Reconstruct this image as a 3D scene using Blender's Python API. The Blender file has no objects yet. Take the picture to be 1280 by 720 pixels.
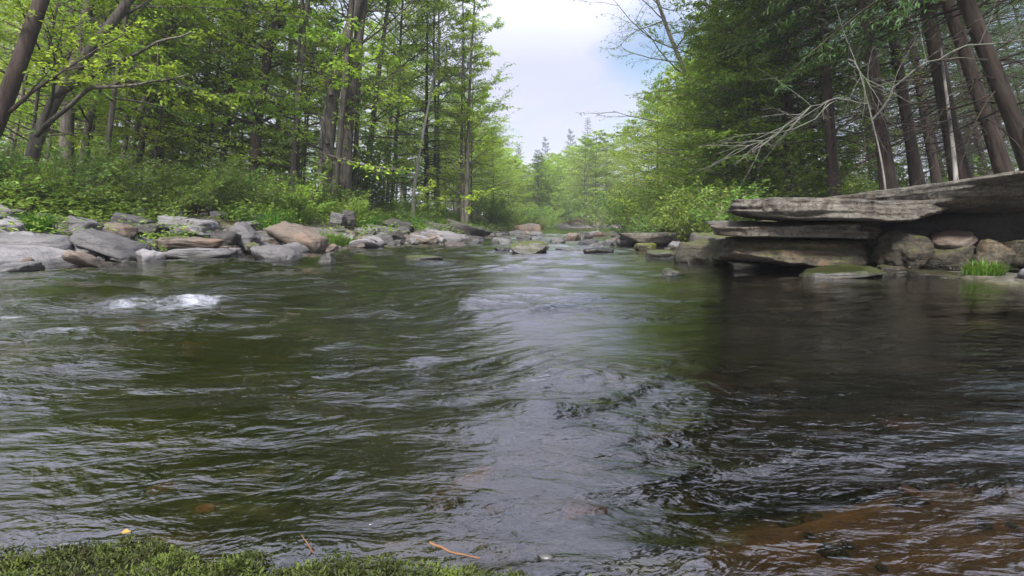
import bpy, bmesh, math, random
import numpy as np
from mathutils import Vector, Matrix, Euler

RS = np.random.RandomState
random.seed(7)
scene = bpy.context.scene
COL = scene.collection
R = math.radians

# ------------------------------------------------------------------ camera
F, HOR, CAMZ = 711.0, 280.0, 0.45
PITCH = math.atan((360 - HOR) / F)
cp, sp = math.cos(PITCH), math.sin(PITCH)
cam_d = bpy.data.cameras.new('camera')
cam = bpy.data.objects.new('camera', cam_d)
COL.objects.link(cam)
cam.location = (0, 0, CAMZ)
cam.rotation_euler = (math.pi / 2 - PITCH, 0, 0)
cam_d.sensor_width = 36
cam_d.lens = 36 * F / 1280
cam_d.clip_start = 0.02
cam_d.clip_end = 3000
scene.camera = cam


def ray(px, py):
    a, b = (px - 640) / F, (360 - py) / F
    return np.array([a, cp + b * sp, -sp + b * cp])


def at(px, py, Y):
    d = ray(px, py)
    return np.array([0, 0, CAMZ]) + d * (Y / d[1])


# ------------------------------------------------------------------ noise
_rs = RS(3)
_perm = _rs.permutation(512)
_perm = np.concatenate([_perm, _perm, _perm])
_g3 = _rs.normal(size=(512, 3))
_g3 /= np.linalg.norm(_g3, axis=1)[:, None]
_ga = _rs.uniform(0, 2 * math.pi, 512)
_g2 = np.stack([np.cos(_ga), np.sin(_ga)], 1)


def n3(p):
    i = np.floor(p).astype(np.int64)
    f = p - i
    u = f * f * f * (f * (f * 6 - 15) + 10)
    i &= 511
    out = 0
    for dx in (0, 1):
        for dy in (0, 1):
            for dz in (0, 1):
                h = _perm[_perm[_perm[(i[:, 0] + dx) & 511] + ((i[:, 1] + dy) & 511)] + ((i[:, 2] + dz) & 511)]
                g = _g3[h]
                w = (u[:, 0] if dx else 1 - u[:, 0]) * (u[:, 1] if dy else 1 - u[:, 1]) * (u[:, 2] if dz else 1 - u[:, 2])
                out = out + w * (g[:, 0] * (f[:, 0] - dx) + g[:, 1] * (f[:, 1] - dy) + g[:, 2] * (f[:, 2] - dz))
    return out * 1.5


def n2(x, y, seed=0):
    x = np.asarray(x, float) + seed * 17.31
    y = np.asarray(y, float) + seed * 9.77
    ix, iy = np.floor(x).astype(np.int64), np.floor(y).astype(np.int64)
    fx, fy = x - ix, y - iy
    ux = fx * fx * fx * (fx * (fx * 6 - 15) + 10)
    uy = fy * fy * fy * (fy * (fy * 6 - 15) + 10)
    out = 0
    for dx in (0, 1):
        for dy in (0, 1):
            h = _perm[_perm[(ix + dx) & 511] + ((iy + dy) & 511)]
            g = _g2[h]
            out = out + (ux if dx else 1 - ux) * (uy if dy else 1 - uy) * (g[..., 0] * (fx - dx) + g[..., 1] * (fy - dy))
    return out * 1.5


def fbm2(x, y, o=4, seed=0, gain=0.5):
    s, a, k = 0, 1.0, 1.0
    for j in range(o):
        s = s + a * n2(x * k, y * k, seed + j * 3)
        a *= gain
        k *= 2.03
    return s


def sst(a, b, x):
    t = np.clip((np.asarray(x, float) - a) / (b - a), 0, 1)
    return t * t * (3 - 2 * t)


# ------------------------------------------------------------------ terrain
XL = np.array([[-8, -8], [2, -6.2], [4, -5.5], [5.3, -4.9], [7, -4.3], [8.5, -3.75], [10, -3.1], [12, -2.2], [14, -1.5], [18, -.6], [22, .1], [26, .7], [34, 1.6], [42, 3.2], [48, 7], [55, 16], [70, 45], [260, 260]])
XR = np.array([[-8, 6], [2, 5.2], [3, 4.6], [4, 3.9], [4.8, 3.7], [5.0, 3.4], [5.2, 2.6], [5.5, 2.3], [6, 2.4], [7, 2.75], [8.4, 2.95], [12, 3.05], [16, 2.95], [22, 3.4], [28, 4.3], [34, 6.5], [40, 11], [46, 20], [52, 34], [70, 75], [260, 330]])


def xl(y):
    return np.interp(y, XL[:, 0], XL[:, 1])


def xr(y):
    return np.interp(y, XR[:, 0], XR[:, 1])


def yn(x):   # edge of the bank the camera stands on
    return np.interp(x, [-9, -3, -1.2, -.6, -.1, .15, .4, .8, 3, 6], [1.23, 1.0, .785, .768, .755, .67, .48, .32, .2, .6])


def H(x, y):
    x = np.asarray(x, float)
    y = np.asarray(y, float)
    w = n2(x * .45, y * .45, 5) * .35 + n2(x * 1.7, y * 1.7, 6) * .12
    dl = xl(y) - x + w
    dr = x - xr(y) + w * .6
    dn = yn(x) - y + n2(x * 4, y * 4, 8) * .045
    s = np.minimum(np.minimum(-dl, -dr), -dn * 1.4)
    dep = .05 + .36 * sst(0, 1.5, s) + .10 * n2(x * .7, y * .7, 9)
    sand = np.exp(-(((x - 1.2) / .85) ** 2 + ((y - .95) / .52) ** 2) ** 2)
    dep = dep * (1 - sand) + sand * .13
    hump = np.exp(-((x + 2.0) / 1.2) ** 2 - ((y - 2.9) / 1.0) ** 2)
    dep = dep * (1 - .5 * hump)
    bed = -dep + .025 * fbm2(x * 3, y * 3, 3, 11) * (1 - .8 * sand)
    far = sst(14, 30, y)
    hl = .95 * sst(-.2, 5.5, dl) + .012 * np.clip(dl - 5, 0, 60)
    hr0 = (.75 - .25 * sst(8, 13, y)) * sst(-.1, 2.6, dr) + .25 * sst(2.5, 6, dr) + .012 * np.clip(dr - 5, 0, 60)
    gate = np.maximum(sst(5.7, 6.9, y), sst(4.9, 6.2, x) * sst(3, 4.2, y) * 0 + sst(5.4, 7.5, x))
    gate = np.where(x > 1.7, gate, 1)
    hr = hr0 * gate + (-.09 + .12 * sst(3.3, 3.8, x)) * (1 - gate)
    hn = .025 * sst(0, .12, dn) + .12 * sst(.2, 1.5, dn)
    land = np.maximum(np.maximum(np.where(dl > 0, hl, -1), np.where(dr > 0, hr, -1)), np.where(dn > 0, hn, -1))
    out = np.maximum(np.maximum(dl, dr), dn)
    land = land + fbm2(x * .8, y * .8, 4, 21) * .07 * sst(.3, 2, np.maximum(dl, dr))
    k = sst(-.12, .12, out)
    return bed * (1 - k) + np.maximum(land, -.09) * k


def hit(px, py):
    """first point where the sight line meets ground or water"""
    d = ray(px, py)
    t = np.concatenate([np.linspace(.4, 30, 3000), np.linspace(30, 200, 1500)])
    P = np.array([0, 0, CAMZ]) + t[:, None] * d
    g = np.maximum(H(P[:, 0], P[:, 1]), 0)
    i = np.nonzero(P[:, 2] < g)[0]
    i = i[0] if len(i) else len(t) - 1
    return P[i]


# ------------------------------------------------------------------ mesh helpers
def mesh_np(name, V, faces, smooth=True, attrs=None):
    """faces: list of int arrays (n,k)"""
    me = bpy.data.meshes.new(name)
    V = np.ascontiguousarray(V, np.float32)
    me.vertices.add(len(V))
    me.vertices.foreach_set('co', V.ravel())
    li, ls, lt, o = [], [], [], 0
    for f in faces:
        f = np.asarray(f, np.int32)
        if not len(f):
            continue
        k = f.shape[1]
        li.append(f.ravel())
        ls.append(o + np.arange(len(f)) * k)
        lt.append(np.full(len(f), k))
        o += f.size
    li, ls, lt = np.concatenate(li).astype(np.int32), np.concatenate(ls).astype(np.int32), np.concatenate(lt).astype(np.int32)
    me.loops.add(len(li))
    me.loops.foreach_set('vertex_index', li)
    me.polygons.add(len(ls))
    me.polygons.foreach_set('loop_start', ls)
    me.polygons.foreach_set('loop_total', lt)
    me.polygons.foreach_set('use_smooth', np.full(len(ls), smooth, bool))
    for k, v in (attrs or {}).items():
        a = me.attributes.new(k, 'FLOAT', 'POINT')
        a.data.foreach_set('value', np.ascontiguousarray(v, np.float32))
    me.update(calc_edges=True)
    return me


def obj(name, me, mat=None, parent=None):
    o = bpy.data.objects.new(name, me)
    COL.objects.link(o)
    if mat and me and not me.materials:
        me.materials.append(mat)
    o.parent = parent
    return o


def tag(o, label=None, cat=None, group=None, kind=None):
    if label: o['label'] = label
    if cat: o['category'] = cat
    if group: o['group'] = group
    if kind: o['kind'] = kind
    return o


def thing(name, label, cat, loc=(0, 0, 0), group=None):
    o = bpy.data.objects.new(name, None)
    COL.objects.link(o)
    o.location = loc
    return tag(o, label, cat, group)


def grid_faces(nr, nc):
    i = np.arange(nr - 1)[:, None] * nc + np.arange(nc - 1)[None]
    i = i.ravel()
    return np.stack([i, i + 1, i + nc + 1, i + nc], 1)


class Tubes:
    def __init__(s):
        s.V, s.Q, s.T, s.n = [], [], [], 0

    def add(s, P, r, sides=6):
        P = np.asarray(P, float)
        r = np.asarray(r, float) * np.ones(len(P))
        t = np.gradient(P, axis=0)
        t /= np.linalg.norm(t, axis=1)[:, None] + 1e-9
        up = np.array([0, 0, 1.]) if abs(t[0, 2]) < .9 else np.array([1., 0, 0])
        u = np.cross(t[0], up)
        u /= np.linalg.norm(u)
        a = np.arange(sides) * 2 * math.pi / sides
        ca, sa = np.cos(a)[:, None], np.sin(a)[:, None]
        for i in range(len(P)):
            u = u - t[i] * np.dot(u, t[i])
            u /= np.linalg.norm(u) + 1e-9
            v = np.cross(t[i], u)
            s.V.append(P[i] + r[i] * (ca * u + sa * v))
        n = len(P)
        i = (np.arange(n - 1)[:, None] * sides + np.arange(sides)[None])
        j = (np.arange(n - 1)[:, None] * sides + (np.arange(sides)[None] + 1) % sides)
        q = np.stack([i, j, j + sides, i + sides], -1).reshape(-1, 4) + s.n
        s.Q.append(q)
        s.V.append(P[-1][None] + t[-1] * r[-1])
        tip = s.n + n * sides
        e = s.n + (n - 1) * sides + np.arange(sides)
        s.T.append(np.stack([e, np.roll(e, -1), np.full(sides, tip)], 1))
        s.n += n * sides + 1

    def mesh(s, name):
        return mesh_np(name, np.concatenate(s.V), [np.concatenate(s.Q), np.concatenate(s.T)])


class Leaves:
    """diamond leaves: position, direction, normal, length, width"""
    def __init__(s):
        s.L = []

    def add(s, p, d, n, l, w):
        s.L.append((p, d, n, l * np.ones(len(p)), w * np.ones(len(p))))

    def count(s):
        return sum(len(a[0]) for a in s.L)

    def mesh(s, name, rng, fold=.12, droop=.15):
        p, d, n, l, w = (np.concatenate([a[i] for a in s.L]) for i in range(5))
        d = d / (np.linalg.norm(d, axis=1)[:, None] + 1e-9)
        sd = np.cross(d, n)
        sd /= np.linalg.norm(sd, axis=1)[:, None] + 1e-9
        nn = np.cross(sd, d)
        l, w = l[:, None], w[:, None]
        mid = p + d * l * .45
        V = np.stack([p, mid + sd * w * .5 + nn * w * fold, p + d * l - nn * l * droop, mid - sd * w * .5 + nn * w * fold], 1).reshape(-1, 3)
        i = np.arange(len(p)) * 4
        f = np.concatenate([np.stack([i, i + 1, i + 2], 1), np.stack([i, i + 2, i + 3], 1)])
        return mesh_np(name, V, [f], False, {'tint': np.repeat(rng.rand(len(p)), 4)})


# ------------------------------------------------------------------ materials
class NT:
    def __init__(s, name):
        s.m = bpy.data.materials.new(name)
        s.m.use_nodes = True
        s.t = s.m.node_tree
        s.t.nodes.clear()
        s.out = s.n('ShaderNodeOutputMaterial')

    def n(s, typ, **k):
        o = s.t.nodes.new(typ)
        for a, b in k.items():
            setattr(o, a, b)
        return o

    def set(s, node, **k):
        for a, b in k.items():
            s.inp(node, a, b)
        return node

    def inp(s, node, key, v):
        sock = node.inputs[key.replace('_', ' ')] if isinstance(key, str) and key.replace('_', ' ') in node.inputs else node.inputs[key]
        if hasattr(v, 'links') or isinstance(v, bpy.types.NodeSocket):
            s.t.links.new(v, sock)
        else:
            sock.default_value = v
        return sock

    def noise(s, vec, scale, detail=4, rough=.55, dist=0):
        o = s.n('ShaderNodeTexNoise')
        if vec is not None: s.inp(o, 'Vector', vec)
        o.inputs['Scale'].default_value = scale
        o.inputs['Detail'].default_value = detail
        o.inputs['Roughness'].default_value = rough
        o.inputs['Distortion'].default_value = dist
        return o.outputs[0]

    def ramp(s, fac, stops):
        o = s.n('ShaderNodeValToRGB')
        s.t.links.new(fac, o.inputs[0])
        e = o.color_ramp.elements
        while len(e) < len(stops):
            e.new(.5)
        for q, (pos, c) in zip(e, stops):
            q.position = pos
            q.color = (c if len(c) == 4 else (*c, 1)) if isinstance(c, tuple) else (c, c, c, 1)
        return o.outputs[0]

    def mix(s, fac, a, b, mode='MIX'):
        o = s.n('ShaderNodeMix', data_type='RGBA', blend_type=mode)
        for k, v in ((0, fac), (6, a), (7, b)):
            if isinstance(v, bpy.types.NodeSocket):
                s.t.links.new(v, o.inputs[k])
            else:
                o.inputs[k].default_value = (*v, 1) if isinstance(v, tuple) and len(v) == 3 else v
        return o.outputs[2]

    def math(s, op, a, b=0.0, c=0.0, clamp=False):
        o = s.n('ShaderNodeMath', operation=op, use_clamp=clamp)
        for k, v in enumerate((a, b, c)):
            if isinstance(v, bpy.types.NodeSocket):
                s.t.links.new(v, o.inputs[k])
            else:
                o.inputs[k].default_value = v
        return o.outputs[0]

    def attr(s, name):
        return s.n('ShaderNodeAttribute', attribute_name=name).outputs['Fac']

    def bump(s, h, strength, dist, normal=None):
        o = s.n('ShaderNodeBump')
        o.inputs['Strength'].default_value = strength
        o.inputs['Distance'].default_value = dist
        s.t.links.new(h, o.inputs['Height'])
        if normal is not None: s.t.links.new(normal, o.inputs['Normal'])
        return o.outputs[0]

    def surf(s, sh):
        s.t.links.new(sh, s.out.inputs[0])
        return s.m

    def principled(s, col, rough=.8, normal=None, spec=.3):
        o = s.n('ShaderNodeBsdfPrincipled')
        s.inp(o, 'Base Color', col if isinstance(col, bpy.types.NodeSocket) else (*col, 1))
        s.inp(o, 'Roughness', rough)
        s.inp(o, 'Specular IOR Level', spec)
        if normal is not None: s.inp(o, 'Normal', normal)
        return o.outputs[0]


def leaf_mat(name, a, b, trans=.45, objvar=.35, rough=.5):
    t = NT(name)
    oi = t.n('ShaderNodeObjectInfo')
    c = t.mix(t.attr('tint'), a, b)
    hs = t.n('ShaderNodeHueSaturation')
    t.inp(hs, 'Color', c)
    t.inp(hs, 'Value', t.math('MULTIPLY_ADD', oi.outputs['Random'], objvar * 2, 1 - objvar))
    r2 = t.math('FRACT', t.math('MULTIPLY', oi.outputs['Random'], 17.3))
    t.inp(hs, 'Hue', t.math('MULTIPLY_ADD', r2, .045, .4775))
    pb = t.principled(hs.outputs[0], rough, None, .25)
    tr = t.n('ShaderNodeBsdfTranslucent')
    tc = t.mix(.55, hs.outputs[0], (.30, .42, .03), 'MIX')
    t.inp(tr, 'Color', t.mix(.5, hs.outputs[0], tc))
    mx = t.n('ShaderNodeMixShader')
    t.inp(mx, 0, trans)
    t.inp(mx, 1, pb)
    t.inp(mx, 2, tr.outputs[0])
    return t.surf(mx.outputs[0])


def bark_mat(name, a, b, scale=1.0, lichen=None):
    t = NT(name)
    tc = t.n('ShaderNodeTexCoord')
    mp = t.n('ShaderNodeMapping')
    mp.inputs['Scale'].default_value = (14 * scale, 14 * scale, 2.2 * scale)
    t.inp(mp, 'Vector', tc.outputs['Object'])
    v = t.noise(mp.outputs[0], 1, 6, .65, .6)
    c = t.ramp(v, [(.3, a), (.62, b)])
    big = t.noise(tc.outputs['Object'], 1.3, 4)
    if lichen:
        c = t.mix(t.ramp(big, [(.48, 0.), (.62, 1.)]), c, lichen)
    oi = t.n('ShaderNodeObjectInfo')
    hs = t.n('ShaderNodeHueSaturation')
    t.inp(hs, 'Color', c)
    t.inp(hs, 'Value', t.math('MULTIPLY_ADD', oi.outputs['Random'], .7, .65))
    return t.surf(t.principled(hs.outputs[0], .9, t.bump(v, .7, .03), .15))


def rock_mat(name, dark, light, moss=0.0, mosscol=(.07, .095, .015), rust=0.0, fine=1.0, crack=0.0):
    t = NT(name)
    g = t.n('ShaderNodeNewGeometry')
    tc = t.n('ShaderNodeTexCoord')
    oi = t.n('ShaderNodeObjectInfo')
    off = t.n('ShaderNodeVectorMath', operation='ADD')
    cx = t.n('ShaderNodeCombineXYZ')
    t.inp(cx, 0, t.math('MULTIPLY', oi.outputs['Random'], 37.0))
    t.inp(off, 0, g.outputs['Position'])
    t.inp(off, 1, cx.outputs[0])
    P = off.outputs[0]
    strat = t.n('ShaderNodeMapping')
    strat.inputs['Scale'].default_value = (2.2, 2.2, 26)
    t.inp(strat, 'Vector', P)
    n_big = t.noise(P, 3.0, 6, .6)
    n_fine = t.noise(P, 38 * fine, 6, .7)
    n_str = t.noise(strat.outputs[0], 1, 5, .6, .4)
    c = t.ramp(n_big, [(.28, dark), (.66, light)])
    c = t.mix(t.ramp(n_fine, [(.35, .0), (.7, .55)]), c, tuple(min(1, q * 1.5) for q in light))
    c = t.mix(t.ramp(n_str, [(.33, .65), (.46, 0.)]), c, tuple(q * .45 for q in dark))
    # pale lichen spots and dark stains
    vo = t.noise(P, 11, 5, .6, 1.0)
    c = t.mix(t.ramp(vo, [(.60, 0.), (.68, .5)]), c, tuple(q * 1.35 for q in light))
    c = t.mix(t.ramp(vo, [(.30, .6), (.40, 0.)]), c, tuple(q * .5 for q in dark))
    if rust:
        c = t.mix(t.ramp(t.noise(P, 2.1, 4), [(.5, 0.), (.68, rust)]), c, (.16, .085, .04))
    hx = None
    if crack:
        cm = t.n('ShaderNodeMapping')
        cm.inputs['Scale'].default_value = (1.5, 1.5, 5.5)
        t.inp(cm, 'Vector', P)
        vc = t.n('ShaderNodeTexVoronoi', feature='DISTANCE_TO_EDGE')
        wv = t.n('ShaderNodeVectorMath', operation='ADD')
        nz_ = t.n('ShaderNodeTexNoise')
        t.inp(nz_, 'Vector', P)
        nz_.inputs['Scale'].default_value = 5
        t.inp(wv, 0, cm.outputs[0])
        t.inp(wv, 1, nz_.outputs[1])
        t.inp(vc, 'Vector', wv.outputs[0])
        hx = t.ramp(vc.outputs[0], [(0., 0.), (.035, 1.)])
        c = t.mix(t.math('MULTIPLY_ADD', hx, -crack, crack), c, tuple(q * .3 for q in dark))
        c = t.mix(t.ramp(t.noise(P, 6, 7, .72), [(.46, .0), (.60, .8)]), c, tuple(q * .6 for q in dark))
    hs = t.n('ShaderNodeHueSaturation')
    t.inp(hs, 'Color', c)
    t.inp(hs, 'Value', t.math('MULTIPLY_ADD', oi.outputs['Random'], .5, .75))
    c = hs.outputs[0]
    sx = t.n('ShaderNodeSeparateXYZ')
    t.inp(sx, 0, g.outputs['Normal'])
    if moss:
        k = t.math('MULTIPLY_ADD', sx.outputs['Z'], .55, t.noise(P, 7, 5, .6))
        k = t.ramp(k, [(1.02 - .5 * moss, 0.), (1.14 - .5 * moss, 1.)])
        mc = t.ramp(t.noise(P, 60, 3), [(.3, tuple(q * .5 for q in mosscol)), (.7, tuple(q * 1.35 for q in mosscol))])
        c = t.mix(k, c, mc)
    # wet band at the waterline (stones splashed by the stream)
    px = t.n('ShaderNodeSeparateXYZ')
    t.inp(px, 0, g.outputs['Position'])
    wet = t.math('MULTIPLY_ADD', n_big, -.12, px.outputs['Z'])
    wet = t.ramp(wet, [(.0, 1.), (.045, 0.)])
    c = t.mix(wet, c, t.mix(1., c, (.42, .42, .40), 'MULTIPLY'))
    rg = t.math('MULTIPLY_ADD', wet, -.55, .86)
    hgt = t.math('ADD', t.math('MULTIPLY', n_fine, .5), t.math('ADD', n_str, n_big))
    if hx is not None: hgt = t.math('ADD', hgt, t.math('MULTIPLY', hx, .6))
    return t.surf(t.principled(c, rg, t.bump(hgt, .7, .045 if crack else .03), .35))


M = {}
M['leaf_fresh'] = leaf_mat('fresh_leaf', (.190, .310, .022), (.320, .460, .050), .54)
M['leaf_mid'] = leaf_mat('mid_leaf', (.110, .195, .018), (.200, .300, .035), .5)
M['leaf_dark'] = leaf_mat('needle_leaf', (.022, .050, .014), (.050, .095, .024), .3, .3)
M['leaf_pine'] = leaf_mat('pine_needle', (.035, .075, .020), (.080, .140, .035), .3, .25)
M['herb'] = leaf_mat('herb_leaf', (.075, .145, .022), (.155, .235, .045), .45, .25)
M['grass'] = leaf_mat('grass_blade', (.030, .095, .010), (.070, .160, .018), .35, .15)
M['bark'] = bark_mat('grey_brown_bark', (.030, .026, .022), (.125, .110, .095))
M['bark_dark'] = bark_mat('dark_conifer_bark', (.016, .012, .010), (.060, .046, .038))
M['bark_pale'] = bark_mat('pale_bark', (.07, .065, .06), (.24, .23, .21), 1.0)
M['bark_dead'] = bark_mat('lichen_twig_bark', (.035, .033, .030), (.115, .110, .10), 1.0, (.08, .09, .065))

M['rock_grey'] = rock_mat('grey_river_rock', (0.0298, 0.0284, 0.0294), (0.0757, 0.0725, 0.0743))
M['rock_pale'] = rock_mat('pale_smooth_rock', (0.0683, 0.0651, 0.0679), (0.1154, 0.1107, 0.1145), fine=.7)
M['rock_tan'] = rock_mat('tan_sandstone', (0.04, 0.0311, 0.0258), (0.0932, 0.0746, 0.0613), rust=.3)
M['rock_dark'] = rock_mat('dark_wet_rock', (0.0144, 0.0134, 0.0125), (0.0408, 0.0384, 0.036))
M['rock_ledge'] = rock_mat('brown_ledge_sandstone', (.024, .021, .017), (.086, .078, .064), 0, rust=.15, crack=.8)
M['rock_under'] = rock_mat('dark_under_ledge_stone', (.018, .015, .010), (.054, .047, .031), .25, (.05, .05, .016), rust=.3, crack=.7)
M['rock_moss'] = rock_mat('mossy_stone', (0.028, 0.0269, 0.0235), (0.084, 0.0784, 0.07), .6, (.045, .055, .014))
M['rock_moss_bright'] = rock_mat('bright_mossy_stone', (0.035, 0.035, 0.021), (0.098, 0.091, 0.056), 1.0, (.065, .070, .010))
M['rock_bed'] = rock_mat('submerged_stone', (0.0176, 0.0189, 0.0088), (0.0599, 0.0567, 0.0284), .3, (.045, .05, .012), rust=.5)
M['rock_orange'] = rock_mat('orange_submerged_stone', (.16, .06, .02), (.34, .15, .05), rust=.6)


def ground_mat():
    t = NT('forest_floor_and_river_bed')
    g = t.n('ShaderNodeNewGeometry')
    P = g.outputs['Position']
    sx = t.n('ShaderNodeSeparateXYZ')
    t.inp(sx, 0, P)
    big = t.noise(P, .9, 5, .6)
    mid = t.noise(P, 5, 6, .65)
    fine = t.noise(P, 45, 5, .7)
    vor = t.n('ShaderNodeTexVoronoi', feature='F1')
    t.inp(vor, 'Vector', P)
    vor.inputs['Scale'].default_value = 13
    vor2 = t.n('ShaderNodeTexVoronoi', feature='DISTANCE_TO_EDGE')
    t.inp(vor2, 'Vector', P)
    vor2.inputs['Scale'].default_value = 13
    def sx_c():
        q = t.n('ShaderNodeSeparateColor')
        v = t.n('ShaderNodeTexVoronoi', feature='F1')
        t.inp(v, 'Vector', P)
        v.inputs['Scale'].default_value = 21
        t.inp(q, 0, v.outputs['Color'])
        return q.outputs[0]
    # dry land: leaf litter and earth
    litter = t.ramp(mid, [(.3, (.030, .020, .012)), (.5, (.075, .050, .030)), (.72, (.14, .095, .058))])
    litter = t.mix(t.ramp(fine, [(.4, 0.), (.7, .6)]), litter, (.15, .10, .06))
    litter = t.mix(t.ramp(big, [(.45, 0.), (.62, .75)]), litter, (.035, .055, .014))
    grv = t.ramp(sx_c(), [(0., (.035, .033, .032)), (.5, (.085, .080, .078)), (1., (.15, .142, .138))])
    litter = t.mix(t.ramp(t.math('MULTIPLY_ADD', mid, .35, sx.outputs['Z']), [(.50, .92), (.78, 0.)]), litter, grv)
    # stream bed: cobbles under olive algae
    sxc = t.n('ShaderNodeSeparateColor')
    t.inp(sxc, 0, vor.outputs['Color'])
    cob = t.ramp(sxc.outputs[0], [(0., (.030, .028, .012)), (.4, (.075, .066, .026)), (.75, (.110, .088, .034)), (1., (.17, .10, .038))])
    cob = t.mix(1., cob, (.52, .52, .52), 'MULTIPLY')
    cob = t.mix(t.ramp(vor2.outputs[0], [(.0, .8), (.16, 0.)]), cob, (.018, .017, .008))
    bed = t.mix(t.ramp(mid, [(.38, 0.), (.6, .8)]), cob, (.048, .046, .014))
    bed = t.mix(t.ramp(big, [(.38, .85), (.56, 0.)]), bed, (.022, .024, .010))
    sand = t.attr('sand')
    sc = t.ramp(fine, [(.3, (.115, .076, .042)), (.7, (.185, .125, .072))])
    sc = t.mix(t.ramp(mid, [(.4, .6), (.56, 0.)]), sc, (.15, .085, .04))
    bed = t.mix(sand, bed, sc)
    k = t.ramp(t.math('MULTIPLY_ADD', mid, .06, sx.outputs['Z']), [(.02, 0.), (.09, 1.)])
    c = t.mix(k, bed, litter)
    h = t.math('ADD', t.math('MULTIPLY', fine, .4), mid)
    return t.surf(t.principled(c, .9, t.bump(h, .6, .05), .2))


def water_mat():
    t = NT('stream_water')
    g = t.n('ShaderNodeNewGeometry')
    P = g.outputs['Position']
    mp = t.n('ShaderNodeMapping')
    mp.inputs['Rotation'].default_value = (0, 0, R(-18))
    mp.inputs['Scale'].default_value = (.55, 1.25, 1)
    t.inp(mp, 'Vector', P)
    r1 = t.noise(mp.outputs[0], 10, 4, .55, 1.4)
    r2 = t.noise(mp.outputs[0], 38, 2, .5, .9)
    rip = t.attr('ripple')
    b = t.math('MULTIPLY', t.math('ADD', r1, t.math('ADD', t.math('MULTIPLY', r2, .22), t.math('MULTIPLY', t.noise(mp.outputs[0], 19, 3, .5, 1.0), .5))), rip)
    nrm = t.bump(b, 1.0, .019)
    fr = t.n('ShaderNodeFresnel')
    fr.inputs['IOR'].default_value = 1.8
    t.inp(fr, 'Normal', nrm)
    gl = t.n('ShaderNodeBsdfGlossy')
    gl.inputs['Roughness'].default_value = .025
    gl.inputs['Color'].default_value = (1, 1, 1, 1)
    t.inp(gl, 'Normal', nrm)
    tr = t.n('ShaderNodeBsdfTransparent')
    # peaty water: the deeper, the browner and darker what shows through
    t.inp(tr, 'Color', t.ramp(t.attr('depth'), [(0., (.95, .93, .88)), (.14, (.78, .68, .48)), (.42, (.50, .44, .26))]))
    mx = t.n('ShaderNodeMixShader')
    t.inp(mx, 0, fr.outputs[0])
    t.inp(mx, 1, tr.outputs[0])
    t.inp(mx, 2, gl.outputs[0])
    # foam: pale colour on broken water, mostly standing in for sky reflections
    fo = t.attr('foam_glint')
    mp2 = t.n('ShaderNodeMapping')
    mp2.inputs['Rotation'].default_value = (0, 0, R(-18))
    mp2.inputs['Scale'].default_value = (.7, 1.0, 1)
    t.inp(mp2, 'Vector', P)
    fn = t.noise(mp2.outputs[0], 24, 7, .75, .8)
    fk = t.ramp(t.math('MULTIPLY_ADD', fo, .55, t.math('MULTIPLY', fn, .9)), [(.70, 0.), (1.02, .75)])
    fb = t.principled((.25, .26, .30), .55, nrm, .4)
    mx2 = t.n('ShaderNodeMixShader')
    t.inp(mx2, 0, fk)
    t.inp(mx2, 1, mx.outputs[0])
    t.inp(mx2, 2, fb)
    return t.surf(mx2.outputs[0])


M['ground'] = ground_mat()
M['water'] = water_mat()


def plain(name, a, b, scale=20, rough=.7):
    t = NT(name)
    tc = t.n('ShaderNodeTexCoord')
    n = t.noise(tc.outputs['Object'], scale, 4)
    return t.surf(t.principled(t.ramp(n, [(.3, a), (.7, b)]), rough, t.bump(n, .3, .01)))


def moss_mat():
    t = NT('moss_leaf')
    g = t.n('ShaderNodeNewGeometry')
    n = t.noise(g.outputs['Position'], 14, 4, .6)
    n2_ = t.noise(g.outputs['Position'], 45, 3, .6)
    c = t.mix(t.attr('tint'), (.011, .017, .004), (.044, .058, .009))
    c = t.mix(t.ramp(n, [(.50, 0.), (.60, .8)]), c, (.066, .092, .013))
    c = t.mix(t.ramp(n2_, [(.34, .8), (.46, 0.)]), c, (.020, .014, .008))
    return t.surf(t.principled(c, .65, None, .18))


M['moss'] = moss_mat()
M['twig'] = plain('dry_orange_twig', (.075, .036, .018), (.15, .080, .040), 60)
M['twig_grey'] = plain('wet_grey_twig', (.022, .024, .028), (.055, .060, .072), 40, .4)
M['yellow_leaf'] = plain('yellow_leaf', (.20, .12, .02), (.30, .19, .04), 50)
M['pebble'] = plain('wet_pale_pebble', (.03, .03, .03), (.07, .07, .066), 30, .3)

# ------------------------------------------------------------------ ground sheet
def axis(a, b, c, n0, n1, n2_):
    return None


def sinhspace(lo, hi, c, n, k):
    s = np.linspace(np.arcsinh((lo - c) / k), np.arcsinh((hi - c) / k), n)
    return c + k * np.sinh(s)


gx = sinhspace(-900, 900, 0, 560, 1.6)
gy = sinhspace(-60, 1500, 1.2, 620, 2.0)
GX, GY = np.meshgrid(gx, gy)
GZ = H(GX.ravel(), GY.ravel())
sand = np.exp(-(((GX - 1.2) / .85) ** 2 + ((GY - .95) / .52) ** 2) ** 2).ravel()
sand = np.clip(sand * 1.6 + n2(GX.ravel() * 5, GY.ravel() * 5, 31) * .35 * sand, 0, 1)
me = mesh_np('ground', np.stack([GX.ravel(), GY.ravel(), GZ], 1), [grid_faces(len(gy), len(gx))], True, {'sand': sand})
tag(obj('ground', me, M['ground']), kind='structure')

# ------------------------------------------------------------------ water
ROCKS_W = []      # (x, y, r) stones standing in the water, for wakes


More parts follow.
